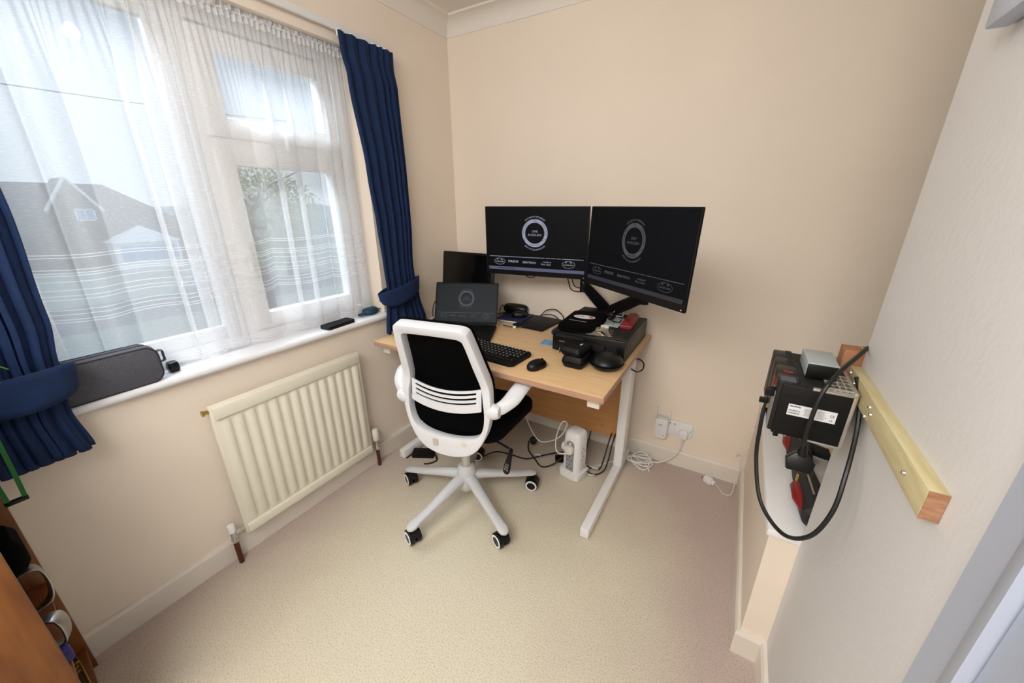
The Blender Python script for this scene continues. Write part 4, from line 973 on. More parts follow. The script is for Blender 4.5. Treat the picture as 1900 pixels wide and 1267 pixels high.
# ------------------------------------------------------------------ under the desk
tw = thing('socket_tower', 'white tower extension socket on the carpet under the desk', 'extension tower', (1.010, -0.360, 0), math.radians(-12))
q = MB(); q.prism(rrect(0.125, 0.125, 0.022), 0.004, 0.040, bev=0.004); q.build('base', 'tower_white', tw)
q = MB(); P = rrect(0.098, 0.098, 0.026, 5); rings = []
for z, k in ((0.040, 1.0), (0.225, 1.0), (0.25, 0.97), (0.268, 0.86), (0.276, 0.66), (0.279, 0.3)): rings.append([(x * k, y * k, z) for x, y in P])
body = q.ring_loft(rings).build('body', 'tower_white', tw)
for k in range(4):
    Mf = Matrix.Rotation(k * PI / 2, 4, 'Z') @ T(0, -0.049, 0.135) @ Rm('X', 90)
    q = MB(); q.prism([(-0.024, -0.088)] + [(0.024, -0.088)] + [(0.024 * math.cos(t), 0.070 + 0.024 * math.sin(t)) for t in [PI * j / 10 for j in range(11)]], 0, 0.0012, M_=Mf); pnl = q.build('socket_panel', 'tower_grey' if k % 2 == 0 else 'tower_white', tw, smooth=False)
    for zc_ in (-0.062, -0.014, 0.034):
        q = MB()
        for dx, dy, ww, hh in ((0, 0.012, 0.004, 0.008), (-0.011, -0.008, 0.008, 0.004), (0.011, -0.008, 0.008, 0.004)):
            q.box(Mf @ Vector((dx, zc_ + dy, 0.0014)), (ww, 0.0008, hh), rot=Matrix.Rotation(k * PI / 2, 4, 'Z'))
        q.build('socket', 'slot_black', pnl, smooth=False)
    MB().lathe([(0.006, 0), (0.006, 0.002), (0, 0.0022)], M_=Mf @ T(0, 0.078, 0.0012), n=12).build('switch', 'white_plastic', pnl)
def plug(name, label, loc, rot, m, group=None):
    o = thing(name, label, 'plug', loc, 0); o.rotation_euler = rot
    q = MB(); q.prism(rrect(0.048, 0.046, 0.014), 0, 0.022, bev=0.005); q.build('body', m, o)
    return o
pg = plug('plug', 'cream plug high on the front of the socket tower', (0.9865, -0.400, 0.190), (PI / 2, 0, 0), 'cream_plastic'); pg.location = (0.9995, -0.4105, 0.183); pg.rotation_euler = (PI / 2, 0, math.radians(-12))
pg2 = plug('plug', 'white plug on the left side of the socket tower', (0, 0, 0), (PI / 2, 0, math.radians(-90)), 'white_plastic'); pg2.location = (0.960, -0.3495, 0.150); pg2.rotation_euler = (PI / 2, 0, math.radians(-102))
cable('tower_cable', [(0.995, -0.434, 0.165), (0.945, -0.45, 0.17), (0.915, -0.40, 0.215), (0.915, -0.33, 0.27), (0.945, -0.33, 0.27), (0.93, -0.36, 0.215), (0.86, -0.34, 0.14), (0.78, -0.33, 0.11), (0.70, -0.30, 0.17), (0.62, -0.25, 0.26), (0.55, -0.25, 0.30)], 0.0032, 'cable_white', 'pale grey cable rising in a loop left of the socket tower')
cable('floor_cable', [(0.50, -0.52, 0.006), (0.56, -0.44, 0.02), (0.66, -0.43, 0.03), (0.74, -0.40, 0.015), (0.82, -0.32, 0.02), (0.9, -0.26, 0.03), (0.98, -0.24, 0.02)], 0.004, 'cable_black', 'black cable trailing on the carpet behind the chair base')
cable('floor_cable', [(0.70, -0.30, 0.06), (0.72, -0.34, 0.03), (0.78, -0.38, 0.02), (0.84, -0.41, 0.008), (0.89, -0.38, 0.02), (0.93, -0.33, 0.05), (0.96, -0.29, 0.06)], 0.004, 'cable_black', 'black cable with plug head curving toward the socket tower')
cable('floor_cable', [(1.07, -0.33, 0.05), (1.10, -0.31, 0.03), (1.13, -0.29, 0.03), (1.14, -0.265, 0.08), (1.15, -0.235, 0.17), (1.155, -0.15, 0.25)], 0.0035, 'cable_black', 'black cable dropping behind the panel right of the socket tower')
cable('floor_cable', [(1.07, -0.345, 0.03), (1.115, -0.33, 0.012), (1.15, -0.285, 0.02), (1.165, -0.27, 0.08), (1.17, -0.235, 0.17), (1.175, -0.15, 0.25)], 0.0035, 'cable_black', 'outer black cable dropping beside the right desk upright')
cable('floor_cable', [(1.02, -0.24, 0.02), (1.03, -0.22, 0.10), (1.03, -0.165, 0.2), (1.03, -0.15, 0.3)], 0.004, 'cable_black', 'black cable rising straight behind the socket tower')
cable('floor_cable', [(0.93, -0.27, 0.03), (0.92, -0.24, 0.1), (0.95, -0.165, 0.2), (0.96, -0.15, 0.28)], 0.004, 'cable_black', 'black cable slanting up left of the tower top')
o = MB().lathe([(0.022, 0), (0.024, 0.01), (0.02, 0.028), (0, 0.03)], n=20).build('plug', 'black_plastic'); o.location = (0.715, -0.27, 0.055); o.rotation_euler = (1.3, 0, 0.4); tag(o, 'round black plug lying on the carpet behind the chair seat', 'plug')
o = MB().bb((-0.03, -0.02, 0), (0.03, 0.02, 0.026), 0.004).build('adapter', 'black_matte'); o.location = (0.905, -0.30, 0.0); o.rotation_euler = (0, 0, 0.5); tag(o, 'dark adapter on the carpet just left of the socket tower', 'adapter')
for (x, y, z, rz, lb) in ((0.79, -0.36, 0.035, 0.4, 'white paper tag on the black cable behind the chair'), (1.11, -0.315, 0.04, 0.2, 'upper white cable tag beside the socket tower'), (1.105, -0.35, 0.018, 0.3, 'lower white cable tag beside the socket tower')):
    o = MB().box((0, 0, 0), (0.034, 0.002, 0.018)).build('cable_tag', 'paper', smooth=False); o.location = (x, y, z); o.rotation_euler = (0.5, 0, rz); tag(o, lb, 'cable tag')
br = thing('power_brick', 'black laptop power brick on the carpet by the left desk foot', 'power brick', (0.20, -0.66, 0), math.radians(28))
MB().bb((-0.06, -0.028, 0), (0.065, 0.028, 0.034), 0.005).build('body', 'black_matte', br)
MB().tube(catmull([(-0.06, 0, 0.016), (-0.085, -0.03, 0.006), (-0.10, -0.01, 0.010), (-0.07, 0.05, 0.03), (-0.02, 0.08, 0.05)], 6), 0.003, 8).build('lead', 'cable_black', br)
cable('power_lead', [(0.262, -0.632, 0.016), (0.30, -0.66, 0.006), (0.285, -0.70, 0.005), (0.26, -0.72, 0.006)], 0.004, 'cable_black', 'short black lead end on the carpet behind the left caster')

# wall socket group
so = thing('wall_socket', 'white double wall socket low on the back wall', 'socket', (1.455, 0, 0.228))
MB().bb((-0.072, -0.010, -0.043), (0.072, 0, 0.043), 0.003).build('face_plate', 'white_plastic', so)
MB().bb((-0.046, -0.0135, 0.013), (-0.036, -0.009, 0.031), 0.001).bb((-0.022, -0.0135, 0.013), (-0.012, -0.009, 0.031), 0.001).build('rocker_switch', 'white_plastic', so)
MB().bb((-0.045, -0.0140, 0.025), (-0.037, -0.0130, 0.030)).bb((-0.021, -0.0140, 0.025), (-0.013, -0.0130, 0.030)).build('switch_mark', 'tool_red', so, smooth=False)
MB().cyl((0.062, -0.010, 0), (0.062, -0.0115, 0), 0.003, n=10).build('screw', 'steel', so)
wx = thing('wifi_extender', 'white plug-in wireless extender with two thin aerials on the socket', 'wifi extender', (1.374, -0.010, 0.222))
q = MB(); q.prism(rrect(0.062, 0.116, 0.010), 0, 0.032, M_=Rm('X', 90), bev=0.004); q.build('body', 'white_plastic', wx)
for x, z0 in ((-0.034, 0.055), (0.034, 0.040)): MB().cyl((x, -0.010, z0 - 0.02), (x, -0.008, z0 + 0.060), 0.003, n=10).build('aerial', 'white_plastic', wx)
MB().box((-0.004, -0.0325, 0.022), (0.020, 0.001, 0.003)).box((0.018, -0.0325, -0.040), (0.005, 0.001, 0.004)).build('indicator_print', 'label_print', wx, smooth=False)
wp = thing('plug', 'white mains plug in the right half of the wall socket', 'plug', (1.487, -0.010, 0.208))
q = MB(); q.prism([(0.022, 0.0)] + [(0.022 * math.cos(t), 0.006 + 0.022 * math.sin(t)) for t in [PI * j / 12 for j in range(13)]] + [(-0.022, 0), (-0.016, -0.024), (0.016, -0.024)], 0, 0.020, M_=Rm('X', 90), bev=0.003); q.build('body', 'white_plastic', wp)
MB().tube([(0, -0.010, -0.02), (0, -0.013, -0.045)], [0.006, 0.004], 10).build('strain_relief', 'white_plastic', wp)
cpts = [(1.487, -0.023, 0.16), (1.475, -0.035, 0.10), (1.44, -0.045, 0.05), (1.39, -0.06, 0.018), (1.345, -0.075, 0.012)]
for k in range(4):
    a = 0.25 * k
    for t in range(8):
        u = t / 8 * 2 * PI
        rx, ry = 0.086 - 0.010 * k, 0.024 + 0.006 * k
        cx, cy = 1.285 + 0.004 * k, -0.10 + 0.004 * k
        x, y = rx * math.cos(u), ry * math.sin(u)
        ang = 0.55 * (k - 1)
        cpts.append((cx + x * math.cos(ang) - y * math.sin(ang), cy + x * math.sin(ang) + y * math.cos(ang), 0.006 + 0.009 * k + 0.004 * math.sin(u * 2)))
cpts += [(1.22, -0.10, 0.02), (1.17, -0.16, 0.008), (1.10, -0.25, 0.008), (1.08, -0.30, 0.03)]
cable('extension_lead', cpts, 0.0038, 'cable_white', 'white mains lead coiled on the carpet below the wall socket')
# charger with thin white lead on the carpet
cg = thing('charger', 'white charger plug lying on the carpet by the low stair wall', 'charger', (1.650, -0.075, 0.0), math.radians(-25))
MB().bb((-0.03, -0.016, 0.0), (0.012, 0.016, 0.030), 0.004).bb((0.012, -0.010, 0.004), (0.026, 0.010, 0.024), 0.002).build('body', 'white_plastic', cg)
MB().bb((-0.042, -0.008, 0.010), (-0.03, -0.005, 0.017)).bb((-0.042, 0.005, 0.010), (-0.03, 0.008, 0.017)).build('pin', 'steel', cg)
cable('charger_lead', [(1.676, -0.085, 0.014), (1.695, -0.10, 0.006), (1.715, -0.13, 0.004), (1.748, -0.12, 0.004), (1.760, -0.06, 0.02), (1.764, -0.055, 0.10), (1.755, -0.06, 0.20), (1.735, -0.10, 0.215), (1.745, -0.13, 0.27), (1.775, -0.12, 0.30), (1.745, -0.13, 0.345), (1.775, -0.15, 0.40), (1.768, -0.16, 0.43), (1.778, -0.17, 0.455), (1.766, -0.26, 0.56), (1.77, -0.36, 0.63), (1.80, -0.40, 0.66), (1.83, -0.45, 0.60), (1.85, -0.45, 0.52)], 0.0022, 'cable_white', 'thin kinked white lead climbing the low wall')

# ------------------------------------------------------------------ right wall: batten, controller, tools
bt = thing('timber_batten', 'pale planed timber batten screwed along the pale right wall', 'timber batten', (XR, -1.14, 0.984))
q = MB(); q.bb((-0.020, -0.234, 0), (0, 0.225, 0.044), 0.001); q.build('batten', 'timber', bt)
MB().bb((-0.0195, -0.2352, 0.0005), (-0.0005, -0.2340, 0.0435)).build('end_grain', 'timber_end', bt, smooth=False)
for y, z in ((0.205, 0.034), (0.16, 0.026), (0.035, 0.030), (0.02, 0.022), (0.045, 0.006), (-0.165, 0.022)):
    MB().lathe([(0.004, 0), (0.004, 0.0015), (0.0025, 0.004), (0, 0.0042)], (-0.020, y, z), M_=Rm('Y', -90), n=12).build('screw', 'chrome', bt)
pw_ = thing('timber_post', 'short timber upright behind the controller with an orange sawn top', 'timber post', (1.888, -0.876, 0.512))
MB().bb((-0.026, -0.0235, 0.27), (0.024, 0.024, 0.545), 0.001).build('post', 'timber', pw_)
MB().bb((-0.062, -0.022, 0.36), (-0.026, 0.022, 0.5455), 0.001).build('cleat', 'orange_wood', pw_)
MB().bb((-0.0235, -0.0215, 0.545), (0.0235, 0.0235, 0.5465)).build('sawn_top', 'orange_wood', pw_, smooth=False)

ctl = thing('controller_rack', 'black industrial controller rack hung on the timber batten over the low wall', 'controller rack', (1.769, -0.932, 0.885)); 
cw, cd_, chh = 0.134, 0.232, 0.126
x0, x1, y0, y1 = -cw / 2, cw / 2, -cd_ / 2, cd_ / 2
MB().bb((x0 + 0.012, y0 + 0.006, 0.002), (x1 - 0.010, y1, chh - 0.006), 0.002).build('chassis', 'dark_gap', ctl)
spn = MB().bb((x0 + 0.008, y0, 0.0), (x1 - 0.006, y0 + 0.008, chh - 0.004), 0.003).build('side_panel', 'black_metal', ctl)
MB().bb((x0 + 0.010, y0 - 0.0006, 0.028), (x1 - 0.008, y0 + 0.001, 0.0288)).bb((x0 + 0.010, y0 - 0.0006, 0.098), (x1 - 0.008, y0 + 0.001, 0.0988)).build('panel_ridge', 'brown_black', spn, smooth=False)
lbl = MB().bb((x0 + 0.027, y0 - 0.0012, 0.053), (x1 - 0.024, y0 + 0.0005, 0.079)).build('rating_label', 'label_white', spn, smooth=False)
q = MB(); Mx = T(0, y0 - 0.0016, 0.066) @ Rm('X', 90)
q.text('Allen-Bradley', 0.0052, Mx @ T(-0.028, 0.0092, 0), fit=0.020); q.text('Allen-Bradley', 0.0052, Mx @ T(-0.0278, 0.0092, 0), fit=0.020)
rl = random.Random(4)
for i in range(7): q.box((-0.006 + rl.uniform(0, .004), y0 - 0.0015, 0.074 - i * 0.0026), (0.012 + rl.uniform(0, .006), 0.0003, 0.0006))
for r in range(2):
    xx = -0.038
    while xx < -0.018: ww = rl.choice((0.0004, 0.0008)); q.box((xx, y0 - 0.0015, 0.0650 - r * 0.0060), (ww, 0.0003, 0.0032)); xx += 0.0013
for i in range(8): q.box((0.016 + rl.uniform(0, .003), y0 - 0.0015, 0.075 - i * 0.0025), (0.012, 0.0003, 0.0005))
q.text('CE', 0.008, Mx @ T(0.036, 0.003, 0), fit=0.007); q.text('UL', 0.006, Mx @ T(0.036, -0.007, 0), fit=0.006); q.text('c', 0.006, Mx @ T(0.026, -0.003, 0))
q.build('label_print', 'label_print', lbl, smooth=False)
MB().bb((x1 - 0.007, y0 + 0.002, -0.002), (x1, y1, chh + 0.001), 0.001).build('back_plate', 'frame_metal', ctl)
MB().bb((x0 + 0.060, y0 - 0.0012, chh - 0.008), (x1 - 0.004, y0 + 0.012, chh - 0.0035), 0.001).bb((x0 + 0.075, y0 - 0.0012, -0.002), (x1 - 0.006, y0 + 0.010, 0.003), 0.001).build('metal_edge', 'frame_metal', ctl)
# module covers at the front (left) and top details
fm = MB(); 
for i in range(4): fm.bb((x0, y0 + 0.003 + i * 0.057, 0.004), (x0 + 0.040, y0 + 0.057 + i * 0.057, chh - 0.002), 0.003)
fm.build('module_cover', 'brown_black', ctl)
MB().bb((x0 - 0.0006, y0 + 0.006, 0.006), (x0 + 0.001, y0 + 0.054, chh - 0.03)).build('module_face', 'tower_grey', ctl, smooth=False)
MB().bb((x0 - 0.0012, y0 + 0.062, 0.060), (x0 + 0.001, y0 + 0.082, 0.110)).build('red_stripe', 'tool_red', ctl, smooth=False)
q = MB()
for yy in (0.135, 0.185):
    for i in range(5):
        q.bb((x0 + 0.025 + 0.0, y0 + yy + i * 0.009, chh - 0.0025), (x0 + 0.038, y0 + yy + 0.005 + i * 0.009, chh - 0.0012))
for i in range(6): q.bb((x0 + 0.09, y0 + 0.155 + i * 0.011, chh - 0.007), (x0 + 0.108, y0 + 0.161 + i * 0.011, chh - 0.0045))
q.bb((x0 + 0.040, y0 + 0.006, chh - 0.007), (x0 + 0.062, y1 - 0.08, chh - 0.0035))
q.build('vent_slots', 'slot_black', ctl, smooth=False)
MB().bb((x0 + 0.012, y0 + 0.066, chh - 0.0025), (x0 + 0.030, y0 + 0.076, chh - 0.0012)).build('status_light', 'tool_red', ctl, smooth=False)
MB().bb((x0 + 0.004, y0 + 0.010, chh - 0.0025), (x0 + 0.032, y0 + 0.040, chh - 0.0012)).build('light_cover', 'grey_canvas', ctl, smooth=False)
q = MB()
for i in range(5): q.bb((x1 - 0.050, y0 + 0.014 + i * 0.020, chh - 0.004), (x1 - 0.004, y0 + 0.019 + i * 0.020, chh))
for i in range(5): q.bb((x1 - 0.050 + i * 0.0105, y0 + 0.010, chh - 0.004), (x1 - 0.047 + i * 0.0105, y0 + 0.100, chh - 0.001))
q.build('top_grille', 'frame_metal', ctl, smooth=False)
MB().bb((x0 - 0.018, y0 + 0.016, 0.080), (x0, y0 + 0.034, 0.098), 0.002).build('key_switch', 'black_plastic', ctl)
ky = MB().bb((x0 - 0.026, y0 + 0.010, 0.062), (x0 - 0.008, y0 + 0.016, 0.076), 0.002).build('key', 'black_plastic', ctl)
MB().bb((x0 - 0.010, y0 + 0.012, 0.052), (x0 - 0.006, y0 + 0.014, 0.064)).build('key_blade', 'brass', ky, smooth=False)
MB().bb((x0 + 0.014, y0 + 0.004, -0.010), (x0 + 0.024, y0 + 0.016, 0.003), 0.002).build('catch', 'black_plastic', ctl)
sb = thing('power_supply_box', 'small grey metal box standing on the controller rack', 'metal box', (1.780, -0.940, 0.885 + chh - 0.001), 0.0)
MB().bb((-0.028, -0.045, 0), (0.028, 0.055, 0.032), 0.0015).build('cover', 'silver_box', sb)
MB().bb((-0.027, -0.051, 0), (0.027, -0.044, 0.030), 0.001).build('end_cap', 'black_plastic', sb)
cable('mains_cable', [(1.99, -0.84, 1.05), (1.93, -0.862, 1.068), (1.875, -0.885, 1.072), (1.832, -0.965, 1.062), (1.789, -1.045, 1.037), (1.772, -1.068, 0.997), (1.768, -1.070, 0.925), (1.770, -1.068, 0.878)], 0.0045, 'cable_black', 'black mains cable draped over the side of the controller rack')
cable('mains_cable', [(1.838, -0.985, 1.026), (1.845, -1.02, 0.994), (1.846, -1.06, 0.935), (1.835, -1.12, 0.868), (1.826, -1.15, 0.796), (1.805, -1.15, 0.723), (1.771, -1.11, 0.676), (1.727, -1.05, 0.697), (1.703, -1.0, 0.78), (1.697, -0.98, 0.86), (1.698, -0.96, 0.90), (1.703, -0.95, 0.915)], 0.0045, 'cable_black', 'black mains cable hanging in a big loop below the controller rack')
mp = thing('plug', 'black mains plug dangling under the controller rack', 'plug', (1.772, -1.066, 0.862))
q = MB(); q.tube([(0, 0.002, 0.02), (0, 0, -0.005)], [0.006, 0.010], 10); q.build('strain_relief', 'black_plastic', mp)
q = MB(); q.prism([(-0.022, -0.020), (0.022, -0.020), (0.026, 0.004), (0.012, 0.020), (-0.012, 0.020), (-0.026, 0.004)], -0.012, 0.012, M_=T(0, 0, -0.022) @ Rm('X', 70), bev=0.003); q.build('body', 'black_plastic', mp)
MB().bb((-0.002, -0.02, -0.058), (0.002, -0.016, -0.040)).build('pin', 'brass', mp, smooth=False)
# power tools on the cap
def drill(label, loc, rz, L=0.20):
    o = thing('power_tool', label, 'power tool', loc, rz)
    q = MB(); q.tube([(0, -L / 2, 0.04), (0, -L / 2 + 0.01, 0.04), (0, -L * 0.2, 0.04), (0, L * 0.15, 0.042), (0, L * 0.42, 0.042), (0, L / 2, 0.042)], [0.024, 0.036, 0.038, 0.034, 0.030, 0.016], 20); q.build('motor_body', 'tool_black', o)
    q = MB(); q.tube([(-0.030, -L * 0.42, 0.045), (-0.034, -L * 0.22, 0.050), (-0.032, L * 0.02, 0.048), (-0.026, L * 0.14, 0.046)], [0.006, 0.017, 0.016, 0.006], 12); q.build('red_panel', 'tool_red', o)
    q = MB(); q.tube(catmull([(0.03, -L * 0.1, 0.04), (0.07, -L * 0.12, 0.035), (0.12, -L * 0.1, 0.03)], 5), 0.020, 14); q.build('handle', 'tool_black', o)
    MB().cyl((-0.005, -L * 0.25, 0.079), (-0.005, L * 0.25, 0.077), 0.0035).build('rod', 'steel', o)
    MB().lathe([(0.020, 0), (0.022, 0.01), (0.015, 0.03), (0, 0.032)], (0, L / 2 - 0.004, 0.042), M_=Rm('X', -90), n=18).build('chuck', 'black_plastic', o)
    return o
drill('nearer black and red power tool on the white shelf of the low wall', (1.884, -0.735, 0.512), math.radians(3), 0.25)
drill('farther black and red power tool on the white shelf, under the controller rack', (1.884, -0.43, 0.512), math.radians(-3), 0.24)

# ------------------------------------------------------------------ bookcase at the lower left
BX0, BX1, BYF, BYB, BZT = 0.03, 0.46, -1.998, -2.24, 1.0
bk = thing('bookcase', 'orange oak bookcase at the lower left corner of the photo', 'bookcase', ((BX0 + BX1) / 2, -2.1, 0)); bo = Vector(bk.location); bk.rotation_euler = (0, 0, math.radians(-3.6))
def bl(lo, hi): return Vector(lo) - bo, Vector(hi) - bo
MB().bb(*bl((BX1 - 0.018, BYB, 0), (BX1, BYF, BZT)), 0.001).build('side_panel', 'oak_front', bk)
MB().bb(*bl((BX0, BYB, 0), (BX0 + 0.018, BYF + 0.006, BZT)), 0.001).build('side_panel', 'oak_front', bk)
MB().bb(*bl((BX0 + 0.018, BYB, BZT - 0.02), (BX1 - 0.018, BYF, BZT))).build('top', 'oak_dark', bk)
for z in (0.37, 0.085): MB().bb(*bl((BX0 + 0.018, BYB, z - 0.018), (BX1 - 0.018, BYF, z)), 0.001).build('shelf', 'oak_dark', bk)
MB().bb(*bl((BX0 + 0.018, BYB - 0.006, 0.0), (BX1 - 0.018, BYB, BZT))).build('back_panel', 'oak_dark', bk)
MB().bb(*bl((BX0 + 0.018, BYF - 0.02, 0.0), (BX1 - 0.018, BYF - 0.006, 0.067))).build('plinth', 'oak_dark', bk)
def tankard(label, loc, rz, r, h):
    o = thing('tankard', label, 'tankard', loc, rz)
    q = MB(); q.lathe([(r * 0.98, 0), (r * 1.08, 0.004), (r * 1.0, 0.014), (r * 0.92, h * 0.5), (r * 0.94, h * 0.9), (r, h), (r * 0.93, h), (r * 0.87, h * 0.9), (r * 0.85, 0.02), (0, 0.018)], n=32); q.build('cup', 'steel', o)
    q = MB(); pts = catmull([(0, r * 0.9, h * 0.88), (0, r * 1.5, h * 0.92), (0, r * 1.95, h * 0.86), (0, r * 2.05, h * 0.55), (0, r * 1.8, h * 0.25), (0, r * 0.95, h * 0.18)], 6)
    rings = []
    for i, p in enumerate(pts):
        t = (pts[min(i + 1, len(pts) - 1)] - pts[max(i - 1, 0)]).normalized(); nn = Vector((1, 0, 0)); bbv = t.cross(nn)
        wv = 0.007 + 0.012 * math.sin(PI * i / (len(pts) - 1))
        rings.append([p + nn * x * wv / 0.012 + bbv * y for x, y in rrect(0.024, 0.006, 0.0025, 2)])
    q.ring_loft(rings).build('handle', 'steel', o)
    return o
tankard('farther pewter tankard on the bookcase shelf, handle sticking out over the edge', (0.20, -2.075, 0.37), math.radians(4), 0.046, 0.165)
tankard('nearer pewter tankard on the bookcase shelf', (0.325, -2.068, 0.37), math.radians(-25), 0.042, 0.115)
o = MB().bb((0.375, -2.06, 0.371), (0.405, -1.999, 0.405), 0.006).build('blue_box', 'purple'); tag(o, 'small blue packet near the front of the bookcase shelf', 'packet')
bkbag = MB(); P = rrect(0.17, 0.12, 0.04)
bkbag.ring_loft([[(x * k, y * k, z) for x, y in P] for z, k in ((0, .85), (0.02, 1.0), (0.06, 1.0), (0.085, 0.8), (0.09, 0.4))])
o = bkbag.build('soft_cap', 'black_fabric'); o.location = (0.16, -2.045, 0.535); tag(o, 'dark soft cap resting on the farther tankard in the bookcase', 'cap')
bx = thing('brass_case', 'black and brass banded case on the bottom shelf of the bookcase', 'brass case', (0.27, -2.015, 0.085), 0)
MB().bb((-0.15, -0.03, 0), (0.15, 0.008, 0.05), 0.004).build('body', 'glass_bottle', bx)
MB().bb((-0.155, -0.03, 0.001), (-0.135, 0.010, 0.052), 0.003).build('black_end', 'black_plastic', bx)
q = MB()
for i in range(3): q.bb((-0.128 + i * 0.018, -0.031, 0.0), (-0.122 + i * 0.018, 0.011, 0.053), 0.001)
q.bb((-0.12, 0.006, 0.046), (0.15, 0.012, 0.053), 0.001).build('brass_band', 'gold', bx)
# plant and green strap on the bookcase
pt = thing('potted_plant', 'green spider plant on the bookcase, leaf tips at the left photo edge', 'plant', (0.20, -2.10, BZT))
MB().lathe([(0.05, 0), (0.055, 0.004), (0.07, 0.10), (0.075, 0.10), (0.075, 0.115), (0.066, 0.115), (0.06, 0.09), (0, 0.088)], n=28).build('pot', 'terracotta', pt)
rp_ = random.Random(8)
for i in range(26):
    a = rp_.uniform(0, 2 * PI) if i > 7 else rp_.uniform(1.1, 2.0); L_ = rp_.uniform(0.16, 0.21); hgt = rp_.uniform(0.02, 0.14)
    if i == 0: a, L_, hgt = PI / 2, 0.215, 0.03
    q = MB(); lft, rgt = [], []
    for j in range(9):
        t = j / 8; rr2 = L_ * t; z = 0.09 + hgt * math.sin(PI * t * 0.8) * 1.3 - 0.10 * t * t * (1 if i != 0 else 0.9); wd = 0.009 * (1 - t) ** 0.6 + 0.0006
        c, s_ = math.cos(a), math.sin(a)
        lft.append((rr2 * c - wd * s_, rr2 * s_ + wd * c, z)); rgt.append((rr2 * c + wd * s_, rr2 * s_ - wd * c, z))
    mid = [((l[0] + r[0]) / 2, (l[1] + r[1]) / 2, l[2] - 0.003) for l, r in zip(lft, rgt)]
    q.grid([lft, mid, rgt]); q.build('leaf', 'leaf', pt, solid=0.0008)
gs = thing('lanyard', 'green lanyard hanging down over the bookcase front at the left edge', 'lanyard', (0.20, -1.955, 0.70))
for y0_, y1_ in ((-0.022, -0.020), (0.008, 0.006)):
    q = MB(); pts = catmull([(0.0, y0_ * 1.0 - 0.03, 0.315), (0.0, y0_ * 1.2 - 0.004, 0.29), (0, y0_ * 1.2, 0.2), (0, y0_ * 1.0, 0.08), (0, y1_, 0.012)], 6)
    rings = [[p + Vector((x, y, 0)) for x, y in ((-0.003, -0.004), (0.003, -0.004), (0.003, 0.004), (-0.003, 0.004))] for p in pts]
    q.ring_loft(rings).build('strap', 'green_strap', gs, smooth=False)
MB().bb((-0.006, -0.026, 0.004), (0.006, 0.011, 0.014), 0.002).build('clip_bar', 'black_plastic', gs)

# ceiling lamp whose bulb mirrors in the pane
lp = thing('pendant_lamp', 'pendant bulb hanging from the ceiling, seen only mirrored in the pane', 'lamp', (1.26, -1.114, ZC))
MB().lathe([(0, 0), (0.045, 0), (0.045, -0.012), (0.02, -0.03), (0, -0.03)], n=24).build('ceiling_rose', 'white_plastic', lp)
MB().cyl((0, 0, -0.03), (0, 0, -0.07), 0.016).build('lamp_holder', 'white_plastic', lp)
MB().lathe([(0, -0.135), (0.018, -0.130), (0.030, -0.112), (0.030, -0.098), (0.018, -0.080), (0.013, -0.068), (0, -0.068)], n=24).build('bulb', 'lamp_bulb', lp)

